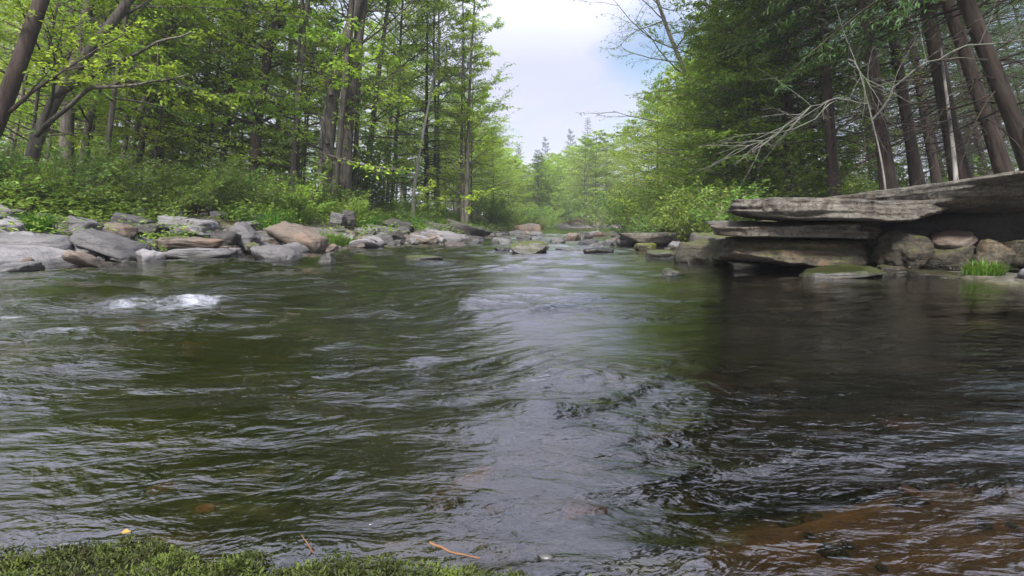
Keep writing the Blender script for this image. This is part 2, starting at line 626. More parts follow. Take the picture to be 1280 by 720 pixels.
def build_water():
    nr, nc = 900, 860
    rr = .28 * (330 / .28) ** np.linspace(0, 1, nr)
    # finer rows close by, coarser far away
    th = np.radians(np.linspace(-86, 86, nc))
    RR, TT = np.meshgrid(rr, th, indexing='ij')
    X, Y = (RR * np.sin(TT)).ravel(), (RR * np.cos(TT)).ravel()
    d = RR.ravel()
    cell = np.maximum(d * .0079, d * math.radians(172) / nc)
    # wavy crest coordinates, turned so the crests run slightly up to the right
    a = R(18)
    wx = n2(X * .5, Y * .5, 40) * .5
    wy = n2(X * .6, Y * .6, 41) * .45
    U = (X + wx) * math.cos(a) + (Y + wy) * math.sin(a)
    Vv = -(X + wx) * math.sin(a) + (Y + wy) * math.cos(a)
    # liveliness: strong left and centre, calm to the right
    live = .13 + .09 * sst(1.8, 3, Y) + .62 * sst(1.7, -.8, X - .12 * Y)
    live = np.maximum(live, .7 * sst(6, 11, Y))
    calm_near = sst(.2, 1.3, X) * sst(7, 3, Y)
    live = live * (1 - .35 * calm_near)
    patch = .25 + 1.15 * sst(-.4, .5, n2(X * .9, Y * 1.1, 43) + .4 * n2(X * 2.3, Y * 2.6, 44))

    near = 1.25 + .5 * sst(1.2, 3.5, d)
    swirl = np.exp(-((X - .42) / .28) ** 2 - ((Y - 1.05) / .5) ** 2)
    live = live + .34 * swirl
    live = live * (1 - .5 * np.exp(-((X - .0) / .22) ** 2 - ((Y - .95) / .16) ** 2))

    def fade(lam):
        return sst(1.8, 4.5, lam / cell)

    z = np.zeros_like(X)
    z += .040 * live * fade(1.2) * n2(U * .9, Vv * 1.5, 50)
    rid = 1 - 2 * np.abs(n2(U * 1.3, Vv * 3.0, 51))
    z += .010 * live * patch * near * fade(.4) * rid
    z += .0115 * live * patch * near * fade(.22) * n2(U * 2.6, Vv * 6.5, 52)
    q = n2(U * .9, Vv * .9, 57) * 1.2
    z += .0088 * live * fade(.1) * n2(U * 5 + q, Vv * 15 + q, 53) * patch
    z += .0013 * live * fade(.05) * n2(U * 12 + q, Vv * 34 + q * 2, 54)
    # foam and painted sky-glint mask
    foam_glint = np.zeros_like(X)
    for (fx, fy, sx_, sy_, an, k) in FOAM_GLINT:
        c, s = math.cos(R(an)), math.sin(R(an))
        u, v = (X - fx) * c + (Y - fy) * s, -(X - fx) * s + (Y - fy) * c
        foam_glint = np.maximum(foam_glint, k * np.exp(-((u / sx_) ** 2 + (v / sy_) ** 2)))
    z += foam_glint * .034 * (fade(.2) * n2(X * 6, Y * 8, 58) + fade(.1) * .5 * n2(X * 14, Y * 17, 59)) + .012 * foam_glint * fade(1)
    foam_glint = foam_glint * (.62 + .6 * sst(-.35, .4, n2(X * 4, Y * 4.5, 66)))
    for (x0, y0, r) in ROCKS_W:
        dd = np.hypot(X - x0, Y - y0)
        k = np.exp(-((dd - r) / (.35 * r + .05)) ** 2)
        foam_glint = np.maximum(foam_glint, .55 * k * sst(.5, -1.2, (Y - y0) / r))
        z += .012 * k
    # long oblique crest lines in front of the camera
    for (x0, y0, x1, y1, amp, wid) in CRESTS:
        L = math.hypot(x1 - x0, y1 - y0)
        ux, uy = (x1 - x0) / L, (y1 - y0) / L
        u = (X - x0) * ux + (Y - y0) * uy
        v = -(X - x0) * uy + (Y - y0) * ux + .10 * n2(u * 1.1, u * 0, 60) * L * .3
        brk = .15 + 1.0 * sst(-.3, .45, n2(u * 2.6, v * 3, 61) + .5 * n2(u * 7, v * 6, 63))
        v = v + .03 * n2(u * 4, u * 0 + 3, 64)
        z += .62 * amp * brk * np.exp(-(v / wid) ** 2) * sst(0, .25 * L, u) * sst(L, .75 * L, u)
    z += .05 * sst(13, 22, Y) + .08 * sst(22, 40, Y)
    rip = (.14 + .86 * live) * (.25 + .45 * patch + .4 * sst(-.3, .4, n2(X * 1.7, Y * 1.7, 62))) * (1 / (1 + (d / 9) ** 2)) + foam_glint * .6
    me = mesh_np('water', np.stack([X, Y, z], 1), [grid_faces(nr, nc)], True, {'foam_glint': foam_glint, 'ripple': rip, 'depth': np.clip(-H(X, Y), 0, 1)})
    tag(obj('water', me, M['water']), kind='structure')


# ------------------------------------------------------------------ rocks
def ico(sub):
    bm = bmesh.new()
    bmesh.ops.create_icosphere(bm, subdivisions=sub, radius=1)
    v = np.array([q.co[:] for q in bm.verts])
    f = np.array([[w.index for w in q.verts] for q in bm.faces])
    bm.free()
    return v, f


ICO = {}


def rock_mesh(name, dims, rng, sub=4, sharp=30, slab=False, rough=1.0, taper=None):
    if sub not in ICO:
        ICO[sub] = ico(sub)
    u, f = ICO[sub]
    N = []
    ax = np.eye(3)
    for a in ax:
        for s in (1, -1):
            n = a * s + rng.normal(size=3) * ((.05 if slab and abs(a[2]) > .5 else .2) if slab else .22)
            N.append((n / np.linalg.norm(n), rng.uniform(.86, 1.02)))
    for k in range(6 if slab else 9):
        n = rng.normal(size=3)
        if slab: n[2] *= .25
        n /= np.linalg.norm(n)
        N.append((n, rng.uniform(.88, 1.15)))
    acc = 0
    for n, d in N:
        acc = acc + np.maximum(u @ n / d, 0) ** sharp
    r = acc ** (-1 / sharp)
    p = u * r[:, None]
    D = np.array(dims) * .5
    P = p * D
    m = float(np.mean(D[:2]))
    sd = rng.uniform(0, 90, 3)
    q = P / m
    dis = .10 * n3(q * 1.3 + sd) + .055 * n3(q * 3.1 + sd) + .026 * n3(q * 7 + sd) + .012 * n3(q * 16 + sd)
    ch = np.round(n3(q * 2.2 + sd + 9) * 3.2) / 3.2 * .10 + np.round(n3(q * 5.5 + sd + 5) * 2.6) / 2.6 * .03
    k = (dis * .8 + ch) * rough
    if slab:
        lay = n3(np.stack([q[:, 0] * .8, q[:, 1] * .8, P[:, 2] * 22], 1) + sd)
        P[:, :2] *= (1 + .05 * rough * lay + .8 * k)[:, None]
        P[:, 2] += k * min(m, D[2] * 3.2) * .55
    else:
        P *= (1 + 1.15 * k)[:, None]
    lo, hi = P.min(0), P.max(0)
    P = (P - (lo + hi) / 2) * (2 * D / (hi - lo))
    if taper:
        P = taper(P, D)
    return mesh_np(name, P, [f])


def put_rock(name, label, px, py, w, h, mat, Y=None, depth=1.0, slab=False, rot=0, tilt=0, roll=0, sub=4, seed=0, embed=.35, group=None, rough=1.0, sharp=34, cat='rock', inwater=False, taper=None, lift=0):
    """stone whose front foot is seen at (px, py), w by h pixels large"""
    p = hit(px, py) if Y is None else at(px, py, Y)
    Yd = p[1]
    sc = math.hypot(p[1], 0) / F * 1.0
    wm, hm = w * sc * .94, h * sc * .94
    dm = wm * depth
    rng = RS(seed + int(px * 7 + py))
    ht = hm * (1 + embed)
    me = rock_mesh(name, (wm * 1.04, dm, ht), rng, sub, sharp, slab, rough, taper)
    o = obj(name, me, M[mat])
    o.location = (p[0] + dm * .42 * p[0] / max(Yd, 1e-3), p[1] + dm * .42, p[2] + hm - ht / 2 + lift)
    o.rotation_euler = (R(roll), R(tilt), R(rot))
    tag(o, label, cat, group)
    if inwater:
        ROCKS_W.append((o.location[0], o.location[1], wm * .5))
    return o


def world_rock(name, label, loc, dims, mat, slab=False, rot=(0, 0, 0), sub=4, seed=0, rough=1.0, sharp=30, cat='rock', taper=None, group=None):
    me = rock_mesh(name, dims, RS(seed), sub, sharp, slab, rough, taper)
    o = obj(name, me, M[mat])
    o.location = loc
    o.rotation_euler = tuple(R(a) for a in rot)
    return tag(o, label, cat, group)


# --- left bank
A = put_rock
A('sloping_rock', 'broad pale smooth bedrock slab sloping into the water at the left edge', -20, 339, 250, 34, 'rock_pale', Y=5.2, depth=.75, slab=True, sub=5, tilt=5, roll=4, rough=.35, embed=.9, sharp=9)
A('flat_rock', 'pale grey slab lying on top of the smooth sloping bedrock at the left edge', 35, 312, 130, 18, 'rock_pale', Y=6.1, depth=.7, slab=True, sub=4, tilt=3, roll=5, rough=.6)
A('flat_rock', 'thick brown slab tilted down to the right over a dark hollow', 143, 318, 88, 15, 'rock_grey', Y=6.5, depth=.8, slab=True, tilt=21, seed=4, lift=.05)
A('rock', 'dark blocky stone holding up the tilted brown slab', 128, 320, 44, 20, 'rock_dark', Y=6.7, depth=.8, seed=5)
A('rock', 'small squarish grey stone at the water beside the tilted brown slab', 178, 322, 38, 13, 'rock_grey', depth=.9, seed=2, inwater=True)
A('flat_rock', 'long flat tan slab behind the low stone at the water', 245, 309, 98, 13, 'rock_tan', Y=7.7, depth=.6, slab=True, tilt=2, seed=1)
A('flat_rock', 'low pale slab half awash in front of the flat tan slab', 232, 321, 120, 11, 'rock_pale', Y=7.0, depth=.4, slab=True, seed=9, inwater=True)
A('boulder', 'rounded smooth grey boulder standing in the shallows', 345, 327, 74, 22, 'rock_grey', depth=.8, sharp=6, seed=3, rough=.7, inwater=True, sub=5)
A('rock', 'pinkish tan angular boulder sloping down to the right behind the rounded boulder', 372, 306, 74, 26, 'rock_tan', Y=9.2, depth=.7, tilt=20, seed=12, sharp=22)
A('rock', 'dark leaning angular stone left of the pointed grey stone', 281, 303, 34, 22, 'rock_dark', Y=8.3, depth=.8, tilt=25, seed=6)
A('rock', 'pointed grey stone leaning left of the tan angular boulder', 306, 305, 42, 26, 'rock_grey', Y=8.5, depth=.8, tilt=32, seed=8, sharp=24)
A('flat_rock', 'large pale grey slab resting behind the bright grass tuft', 238, 287, 66, 17, 'rock_pale', Y=9.0, depth=.9, slab=True, tilt=10, seed=4)
A('flat_rock', 'bluish grey slab above the tilted brown slab', 168, 281, 52, 13, 'rock_grey', Y=8.6, depth=.8, slab=True, tilt=12, seed=3)
A('rock', 'angular grey stone with a sloping face among the leaves on the far left', 104, 290, 38, 18, 'rock_grey', Y=7.2, depth=.8, tilt=22, seed=14)
A('rock', 'brown jagged stone between the bluish grey slab and the tilted slab', 150, 296, 42, 18, 'rock_tan', Y=7.6, depth=.7, tilt=10, seed=21)
A('rock', 'dark stone under the large pale grey slab', 190, 292, 36, 14, 'rock_dark', Y=8.2, depth=.9, seed=17)
A('rock', 'small dark wet stone in the stream beside the rounded boulder', 409, 328, 22, 13, 'rock_dark', depth=.9, seed=5, inwater=True)
A('rock', 'olive stone wedged left of the rounded boulder', 315, 312, 22, 10, 'rock_moss', depth=1, seed=15, Y=7.9)
A('rock', 'dark hump of rock barely breaking the surface in mid stream', 529, 330, 52, 11, 'rock_moss', depth=.8, sharp=5, seed=2, rough=.6, inwater=True)
A('rock', 'rounded grey stone beside the black stone above the green grass', 424, 278, 22, 14, 'rock_grey', Y=12.2, seed=3)
A('rock', 'black upright stone beside a rounded grey one above the green grass', 438, 280, 18, 19, 'rock_dark', Y=12.4, seed=4)
A('flat_rock', 'pale slab sloping to the water right of the green grass', 470, 302, 56, 13, 'rock_pale', Y=12.8, slab=True, depth=.7, tilt=8, seed=3)
A('flat_rock', 'thin grey slab lying on the bank behind the pale sloping slab', 478, 290, 48, 8, 'rock_grey', Y=14, slab=True, depth=.8, tilt=8, seed=6)
A('rock', 'blocky tan stone at the water right of the pale sloping slab', 523, 304, 44, 12, 'rock_tan', Y=13.6, depth=.6, seed=7)
A('flat_rock', 'smooth pale grey slab dipping to the water left of the dark round stone', 560, 304, 62, 16, 'rock_pale', Y=14.2, depth=.6, slab=True, tilt=9, seed=11)
A('flat_rock', 'dark tilted slab on the bank above the smooth pale slab', 585, 293, 64, 13, 'rock_dark', Y=17, depth=.6, slab=True, tilt=16, seed=12)
A('rock', 'dark round stone at the end of the left bank', 594, 305, 24, 11, 'rock_dark', Y=14.6, seed=13, inwater=True)
A('rock', 'thin dark tilted stone on the bank below the tall weeds', 500, 283, 40, 9, 'rock_dark', Y=15, slab=True, tilt=14, seed=15)
A('flat_rock', 'grey brown slab jutting above the dark tilted slab', 545, 287, 44, 9, 'rock_grey', Y=17, slab=True, tilt=10, seed=16)
A('boulder', 'grey boulder under the shrubs at the far left edge', 8, 252, 44, 22, 'rock_grey', Y=9.2, seed=17)
A('flat_rock', 'weathered slab pile on the bank under the bushes left of centre', 190, 256, 40, 16, 'rock_grey', Y=11, slab=True, tilt=14, seed=19)
A('rock', 'dark stone in the rocky gully behind the large pale grey slab', 218, 262, 28, 14, 'rock_dark', Y=11.2, seed=23)
# --- mid stream and far
A('boulder', 'moss topped boulder standing in mid stream', 662, 318, 52, 18, 'rock_moss', depth=.8, seed=3, inwater=True, sub=5)
A('rock', 'low black stone left of the moss topped boulder', 628, 315, 22, 6, 'rock_dark', seed=6, inwater=True)
A('boulder', 'large brown boulder at the head of the rapids', 659, 296, 36, 18, 'rock_tan', Y=24, seed=5, inwater=True)
A('boulder', 'smaller rounded boulder leaning on the large brown one at the head of the rapids', 648, 297, 26, 10, 'rock_grey', Y=22.5, seed=9, inwater=True)
A('rock', 'pale stone splashed by water behind the moss topped boulder', 697, 304, 20, 8, 'rock_grey', seed=12, inwater=True)
A('flat_rock', 'flat pale slab awash right of the moss topped boulder', 718, 316, 50, 6, 'rock_pale', depth=.6, slab=True, seed=15, inwater=True)
A('rock', 'dark wedge shaped stone right of the flat pale slab', 735, 307, 26, 9, 'rock_dark', seed=16, inwater=True)
A('rock', 'low dark wet stone in front of the wedge shaped stone', 748, 317, 42, 8, 'rock_dark', depth=.7, seed=18, inwater=True)
A('flat_rock', 'low flat ledge slab with a black front on the right shore', 825, 307, 112, 15, 'rock_ledge', Y=11.4, depth=.7, slab=True, sub=5, seed=3, rough=.6, embed=.05, lift=.03)
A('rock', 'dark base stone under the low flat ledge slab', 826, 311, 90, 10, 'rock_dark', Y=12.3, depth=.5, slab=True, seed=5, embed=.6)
A('boulder', 'round brown boulder on the bank above the low flat ledge slab', 844, 291, 54, 14, 'rock_tan', Y=15, seed=8)
A('rock', 'grey stone leaning on the left end of the low flat ledge slab', 782, 307, 24, 9, 'rock_grey', seed=21, inwater=True)
A('rock', 'round stone with yellow moss in front of the low flat ledge slab', 807, 313, 30, 10, 'rock_moss_bright', seed=22, inwater=True)
A('rock', 'dark green mossy stone at the waterline between ledge slabs', 829, 323, 46, 11, 'rock_moss', depth=.8, seed=23, inwater=True)
A('rock', 'flat mossy green stone beside the layered ledge', 868, 325, 44, 10, 'rock_moss_bright', depth=.8, seed=25, slab=True, inwater=True)
A('rock', 'yellow green mossy stone against the left foot of the layered ledge', 893, 330, 28, 14, 'rock_moss_bright', seed=26, inwater=True)
A('rock', 'small mossy stone alone in the water before the layered ledge', 838, 344, 22, 9, 'rock_moss', seed=27, inwater=True)

# --- the layered ledge on the right
W = world_rock


def shear(P, D, k=.36):
    P = P.copy()
    P[:, 0] += k * (P[:, 1] + D[1])
    return P


def wedge(P, D):
    P = P.copy()
    t = np.clip((P[:, 0] + D[0]) / (2 * D[0]), 0, 1)
    P[:, 2] = P[:, 2] + np.where(P[:, 2] > 0, .26 * t ** 1.1, .02 * t)
    return P


def lens(P, D):
    P = P.copy()
    t = P[:, 0] / D[0]
    P[:, 2] = P[:, 2] + D[2] * .9 * (1 - t ** 2) - D[2] * .5
    return P


def thin_left(P, D):
    P = P.copy()
    t = np.clip((P[:, 0] + D[0]) / (2 * D[0]), 0, 1)
    P[:, 2] = np.where(P[:, 2] < 0, P[:, 2] * (.55 + .45 * sst(0, .35, t)), P[:, 2])
    return shear(P, D)


W('ledge_rock', 'long brown top slab jutting over the water from the layered ledge', (2.92, 6.25, .585), (2.15, 2.7, .225), 'rock_ledge', True, (0, .5, -3), 6, 3, .8, 30, taper=thin_left)
W('ledge_rock', 'huge sloping slab rising at the right edge above a dark hollow', (4.75, 6.0, .655), (2.9, 3.0, .21), 'rock_ledge', True, (-2, 0, -6), 6, 5, .7, 24, taper=wedge)
W('ledge_rock', 'weathered second layer of the ledge with a blunt mossy left end', (2.62, 6.16, .40), (1.75, 1.9, .17), 'rock_ledge', True, (0, .5, -2), 6, 7, .8, 30, taper=shear)
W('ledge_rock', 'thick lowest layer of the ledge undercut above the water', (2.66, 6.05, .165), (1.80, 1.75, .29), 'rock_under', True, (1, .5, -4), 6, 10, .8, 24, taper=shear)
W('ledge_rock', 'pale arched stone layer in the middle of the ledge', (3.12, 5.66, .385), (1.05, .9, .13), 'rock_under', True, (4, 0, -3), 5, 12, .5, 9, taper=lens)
W('flat_rock', 'flat mossy slab at the foot of the ledge half in the water', (2.83, 4.95, .035), (.66, .5, .06), 'rock_moss', True, (3, -5, 8), 4, 15, .8)
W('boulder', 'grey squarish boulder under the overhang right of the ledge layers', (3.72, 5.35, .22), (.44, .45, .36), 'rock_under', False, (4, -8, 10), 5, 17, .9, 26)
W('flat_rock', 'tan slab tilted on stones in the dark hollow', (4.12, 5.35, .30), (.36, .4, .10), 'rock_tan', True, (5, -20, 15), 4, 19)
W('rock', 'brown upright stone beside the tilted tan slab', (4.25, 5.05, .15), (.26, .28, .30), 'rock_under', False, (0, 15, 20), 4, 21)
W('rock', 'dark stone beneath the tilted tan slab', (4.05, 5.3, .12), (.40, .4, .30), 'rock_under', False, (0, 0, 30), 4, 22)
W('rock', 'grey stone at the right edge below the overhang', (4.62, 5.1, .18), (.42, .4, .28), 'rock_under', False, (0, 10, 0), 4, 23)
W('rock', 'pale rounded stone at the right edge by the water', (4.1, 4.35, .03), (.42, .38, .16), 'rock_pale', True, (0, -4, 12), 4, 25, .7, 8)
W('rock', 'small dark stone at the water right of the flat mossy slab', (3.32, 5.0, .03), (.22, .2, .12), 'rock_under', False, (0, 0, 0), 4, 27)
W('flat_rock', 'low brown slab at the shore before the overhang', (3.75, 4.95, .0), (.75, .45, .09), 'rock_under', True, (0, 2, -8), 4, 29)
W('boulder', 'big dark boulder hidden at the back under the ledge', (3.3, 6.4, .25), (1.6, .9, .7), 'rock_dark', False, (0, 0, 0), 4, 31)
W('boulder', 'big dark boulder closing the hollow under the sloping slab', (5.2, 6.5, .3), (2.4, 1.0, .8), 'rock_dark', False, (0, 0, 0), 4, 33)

W('rock', 'brown stone wedged behind the blunt left end of the ledge', (2.30, 6.75, .10), (.55, .6, .42), 'rock_under', False, (5, 8, 20), 4, 61)
W('rock', 'dark mossy stone on the shore between the ledge and the bushes', (2.72, 7.7, .14), (.6, .6, .42), 'rock_moss', False, (0, 12, 40), 4, 62)
# --- submerged and foreground stones
W('submerged_stone', 'dark humped stone just under the surface right of centre', (.60, 1.85, -.26), (.42, .4, .26), 'rock_bed', False, (0, 0, 20), 5, 41, .7, 6)
W('submerged_stone', 'brown weedy stone awash at the bottom of the picture', (.14, .80, -.075), (.30, .22, .14), 'rock_bed', False, (0, 0, 10), 5, 43, .8, 6)
W('submerged_stone', 'orange brown stone under the ripples left of centre', (-.11, 1.12, -.10), (.16, .07, .07), 'rock_orange', False, (0, -8, 25), 4, 45)
W('submerged_stone', 'broad olive stone under the water before the left rapids', (-1.75, 2.35, -.27), (.9, .6, .25), 'rock_bed', False, (0, 0, 10), 5, 47, .7, 6)
W('submerged_stone', 'long brown stone under the calm water before the ledge', (1.7, 2.6, -.30), (1.3, .5, .3), 'rock_bed', False, (0, 0, -8), 5, 49, .7, 6)
W('submerged_stone', 'orange streaked stone under the water at the edge of the bright reflection', (.80, 2.45, -.25), (.2, .5, .14), 'rock_orange', False, (0, 0, 12), 4, 51)
W('submerged_stone', 'dark flat stone edging the sandy patch', (1.1, 1.58, -.27), (1.1, .32, .2), 'rock_dark', False, (0, 0, -4), 5, 53, .7, 7)

# --- cobbles on the bed
rng = RS(19)
BED = [rock_mesh('bed_cobble', d, RS(150 + i), 3, 10) for i, d in enumerate([(1, .8, .5), (1.1, .9, .45), (.9, .8, .5), (1.2, .8, .4)])]
for i, me in enumerate(BED): me.materials.append(M['rock_bed' if i != 2 else 'rock_orange'])
for _ in range(70):
    y = .85 + 3.2 * rng.rand() ** 1.3
    x = rng.uniform(-1.0, .95) * y
    if math.hypot((x - 1.1) / .7, (y - .85) / .45) < 1.1 or y < yn(x) + .08: continue
    sc = rng.uniform(.06, .22) * (.6 + .3 * y)
    o = obj('bed_cobble', BED[rng.randint(4)])
    o.location = (x, y, min(float(H(x, y)) + sc * .1, -.06 - sc * .3))
    o.scale = (sc, sc, sc)
    o.rotation_euler = (rng.normal() * .2, rng.normal() * .2, rng.rand() * 6.28)
    tag(o, 'brown cobble lying on the stream bed under the ripples', 'cobble', 'cobbles on the stream bed')

for _ in range(46):
    x, y = rng.uniform(.5, 1.35), rng.uniform(.62, 1.35)
    sc = rng.uniform(.018, .06)
    o = obj('bed_pebble', BED[rng.randint(4)])
    o.location = (x, y, min(float(H(x, y)) + sc * .12, -.02 - sc * .3))
    o.scale = (sc, sc, sc)
    o.rotation_euler = (rng.normal() * .2, rng.normal() * .2, rng.rand() * 6.28)
    tag(o, 'small pebble on the sandy shallow bed at the lower right', 'pebble', 'pebbles on the sandy bed')

# --- loose rubble, copied from a few stones
RUB = [rock_mesh('rubble_stone', d, RS(100 + i), 4, 30, i % 2 == 0) for i, d in enumerate([(1, .8, .35), (1, .9, .7), (1.2, .7, .3), (.9, .8, .6), (1.1, .8, .28), (1, .7, .5), (1.3, .9, .33), (.8, .8, .55)])]
rng = RS(11)
mats = ['rock_grey', 'rock_pale', 'rock_tan', 'rock_dark', 'rock_grey']
for i, me in enumerate(RUB):
    me.materials.append(M[mats[i % 5]])


def scatter_rubble(n, fn, smin, smax, label, group):
    for _ in range(n):
        x, y = fn()
        s = smin * (smax / smin) ** rng.rand()
        z = max(float(H(x, y)), -.06)
        i = rng.randint(len(RUB))
        o = obj('rubble_stone', RUB[i])
        o.location = (x, y, z + s * .12)
        o.scale = (s, s, s)
        o.rotation_euler = (rng.normal() * .2, rng.normal() * .22, rng.rand() * 6.28)
        tag(o, label, 'stone', group)


def f_left():
    y = 5.3 + 9.5 * rng.rand() ** 1.1
    return xl(y) - abs(rng.normal()) * 1.25 + .15, y


def f_leftfar():
    y = 12 + 14 * rng.rand()
    return xl(y) - abs(rng.normal()) * .8 + .15, y


def f_rapid():
    y = 9.5 + 13 * rng.rand() ** .8
    return xl(y) + (xr(y) - xl(y)) * (.15 + .85 * rng.rand() ** .8), y


def f_rightfar():
    y = 9 + 16 * rng.rand()
    return xr(y) + abs(rng.normal()) * .5 - .1, y


def f_gully():
    return -6.2 + rng.normal() * .7 - 0.0, 10.8 + rng.normal() * 1.0


scatter_rubble(165, f_left, .13, .5, 'small loose stone in the rubble along the left shore', 'rubble along the left shore')
scatter_rubble(60, f_leftfar, .12, .5, 'small stone in the far rubble where the left bank meets the rapids', 'rubble at the far end of the left bank')
scatter_rubble(55, f_rapid, .2, .62, 'small stone poking out of the distant rapids', 'stones in the distant rapids')
scatter_rubble(20, f_rightfar, .12, .45, 'small stone along the far right shore below the trees', 'rubble along the far right shore')
scatter_rubble(18, f_gully, .15, .5, 'weathered stone in the rocky gully under the left bushes', 'stones in the gully on the left bank')

FOAM_GLINT = [(-1.95, 3.2, .42, .26, 14, .85), (-2.5, 2.95, .6, .16, 14, .45), (-2.7, 2.7, .9, .16, 10, .6), (-1.7, 2.35, .8, .10, 12, .5), (-3.0, 2.0, .8, .14, 5, .5), (-2.9, 4.6, .6, .3, 0, .0),
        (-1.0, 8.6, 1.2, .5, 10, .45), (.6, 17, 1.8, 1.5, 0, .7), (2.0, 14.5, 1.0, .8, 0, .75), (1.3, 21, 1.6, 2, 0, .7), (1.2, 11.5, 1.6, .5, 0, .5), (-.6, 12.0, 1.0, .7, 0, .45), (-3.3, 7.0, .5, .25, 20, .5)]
CRESTS = [(-.75, 1.45, .15, 2.25, .024, .035), (-.9, 1.85, .3, 2.7, .018, .04), (-1.6, 1.35, -.4, 1.62, .014, .03), (-2.2, 2.0, -.7, 2.3, .018, .04), (-1.2, 2.6, .4, 3.3, .018, .05)]
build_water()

# ------------------------------------------------------------------ trees
def unit(v):
    return v / (np.linalg.norm(v) + 1e-9)


def leaf_spray(L, rng, p0, d, length, n, size, flat=.35, spread=.10, wr=.55):
    """n leaves along a twig, lying in a roughly horizontal spray"""
    t = rng.uniform(.1, 1.08, n)[:, None]
    side = unit(np.cross(d, [0, 0, 1.]) + 1e-6)
    pos = p0 + d * length * t + side * rng.normal(size=(n, 1)) * spread * length + rng.normal(size=(n, 3)) * size * .35
    dd = d * .6 + side * rng.choice([-1, 1], (n, 1)) * rng.uniform(.3, 1.1, (n, 1)) + rng.normal(size=(n, 3)) * .3
    dd[:, 2] -= .12
    nn = np.array([0, 0, 1.]) + rng.normal(size=(n, 3)) * flat
    L.add(pos, dd, nn, rng.uniform(.7, 1.25, n) * size, rng.uniform(.7, 1.25, n) * size * wr)


def curve(p, d, length, n, rng, up=0.0, wob=.08):
    P = [np.array(p, float)]
    d = unit(np.array(d, float))
    for i in range(n):
        d = unit(d + np.array([0, 0, up / n]) + rng.normal(size=3) * wob)
        P.append(P[-1] + d * length / n)
    return np.array(P)


def branch(T, L, rng, p, d, length, r, twigs, nleaf, size, up, droop_tw=-.1, leafy=(.2, 1.), sides=5, flat=.4, twl=.34):
    P = curve(p, d, length, 6, rng, up)
    T.add(P, np.linspace(r, r * .18, 7), sides)
    for k in range(twigs):
        t = leafy[0] + (leafy[1] - leafy[0]) * (k + rng.rand()) / twigs
        i = min(int(t * 6), 5)
        a = P[i] + (P[i + 1] - P[i]) * (t * 6 - i)
        dirb = unit(P[i + 1] - P[i])
        sd = unit(np.cross(dirb, [0, 0, 1.]) + 1e-6) * (1 if k % 2 else -1)
        dt = unit(dirb * rng.uniform(.5, 1.1) + sd * rng.uniform(.5, 1.1) + np.array([0, 0, droop_tw + rng.normal() * .18]))
        tl = length * twl * rng.uniform(.6, 1.2) * (1.15 - .55 * t)
        e = a + dt * tl
        T.add(np.array([a, (a + e) / 2 + rng.normal(size=3) * tl * .05, e]), np.array([r * .28, r * .2, r * .08]) * (1 - .4 * t) + .0012, 3)
        if nleaf:
            leaf_spray(L, rng, a, dt, tl, max(2, int(nleaf * rng.uniform(.5, 1.4))), size, flat)


def trunk_pts(Ht, rng, lean=(0, 0), wob=.06, n=12):
    z = np.linspace(-.35, Ht, n)
    x = np.cumsum(rng.normal(size=n) * wob) * (Ht / n) * .5
    y = np.cumsum(rng.normal(size=n) * wob) * (Ht / n) * .5
    x -= np.interp(0, z, x)
    y -= np.interp(0, z, y)
    return np.stack([x + lean[0] * z, y + lean[1] * z, z], 1)


def flare(r, P):
    z = P[:, 2] - P[0, 2]
    return r * (1 + .55 * np.exp(-z / .35))


def on(P, z):
    return np.array([np.interp(z, P[:, 2], P[:, 0]), np.interp(z, P[:, 2], P[:, 1]), z])


def layered_tree(seed, Ht=8, hb=.9, spread=2.5, nb=46, twigs=9, nleaf=20, size=.10, r=.055):
    rng = RS(seed)
    T, L = Tubes(), Leaves()
    P = trunk_pts(Ht, rng)
    T.add(P, flare(np.linspace(r, r * .12, len(P)), P), 7)
    for k in range(nb):
        t = (k + rng.rand()) / nb
        z = hb + (Ht * .98 - hb) * t
        az = k * 2.4 + rng.normal() * .5
        ln = spread * (.55 + .6 * math.sin(math.pi * min(1, .25 + t * .72))) * (1.05 - .75 * t ** 2) * rng.uniform(.55, 1.2)
        el = .12 + .5 * t + rng.normal() * .15
        d = np.array([math.cos(az) * math.cos(el), math.sin(az) * math.cos(el), math.sin(el)])
        branch(T, L, rng, on(P, z), d, ln, r * (.42 - .25 * t), twigs, nleaf, size, -.1)
    return T, L


def canopy_tree(seed, Ht=17, hb=4.5, spread=3.6, nb=26, nleaf=16, size=.11, r=.088, low=4):
    rng = RS(seed)
    T, L = Tubes(), Leaves()
    P = trunk_pts(Ht, rng, wob=.05, n=16)
    T.add(P, flare(np.linspace(r, r * .15, len(P)), P), 10)
    for k in range(nb + low):
        if k < low:
            z = rng.uniform(2.0, hb)
            t = 0
            ln = rng.uniform(1.2, 2.6)
            el = rng.uniform(-.1, .35)
            rr = r * .12
        else:
            t = (k - low + rng.rand()) / nb
            z = hb + (Ht * .97 - hb) * t
            ln = spread * (1.1 - .75 * t) * rng.uniform(.7, 1.2)
            el = .45 + .4 * t + rng.normal() * .15
            rr = r * (.36 - .24 * t)
        az = k * 2.4 + rng.normal() * .5
        d = np.array([math.cos(az) * math.cos(el), math.sin(az) * math.cos(el), math.sin(el)])
        Q = curve(on(P, z), d, ln, 6, rng, .25)
        T.add(Q, np.linspace(rr, rr * .3, 7), 6)
        for s in range(7):
            u = .3 + .7 * (s + rng.rand()) / 7
            i = min(int(u * 6), 5)
            a = Q[i] + (Q[i + 1] - Q[i]) * (u * 6 - i)
            dd = unit(unit(Q[i + 1] - Q[i]) * .7 + rng.normal(size=3) * [.7, .7, .35])
            branch(T, L, rng, a, dd, ln * .42 * rng.uniform(.6, 1.2), rr * .35, 6, nleaf if k >= low else nleaf, size, 0, sides=4)
    return T, L


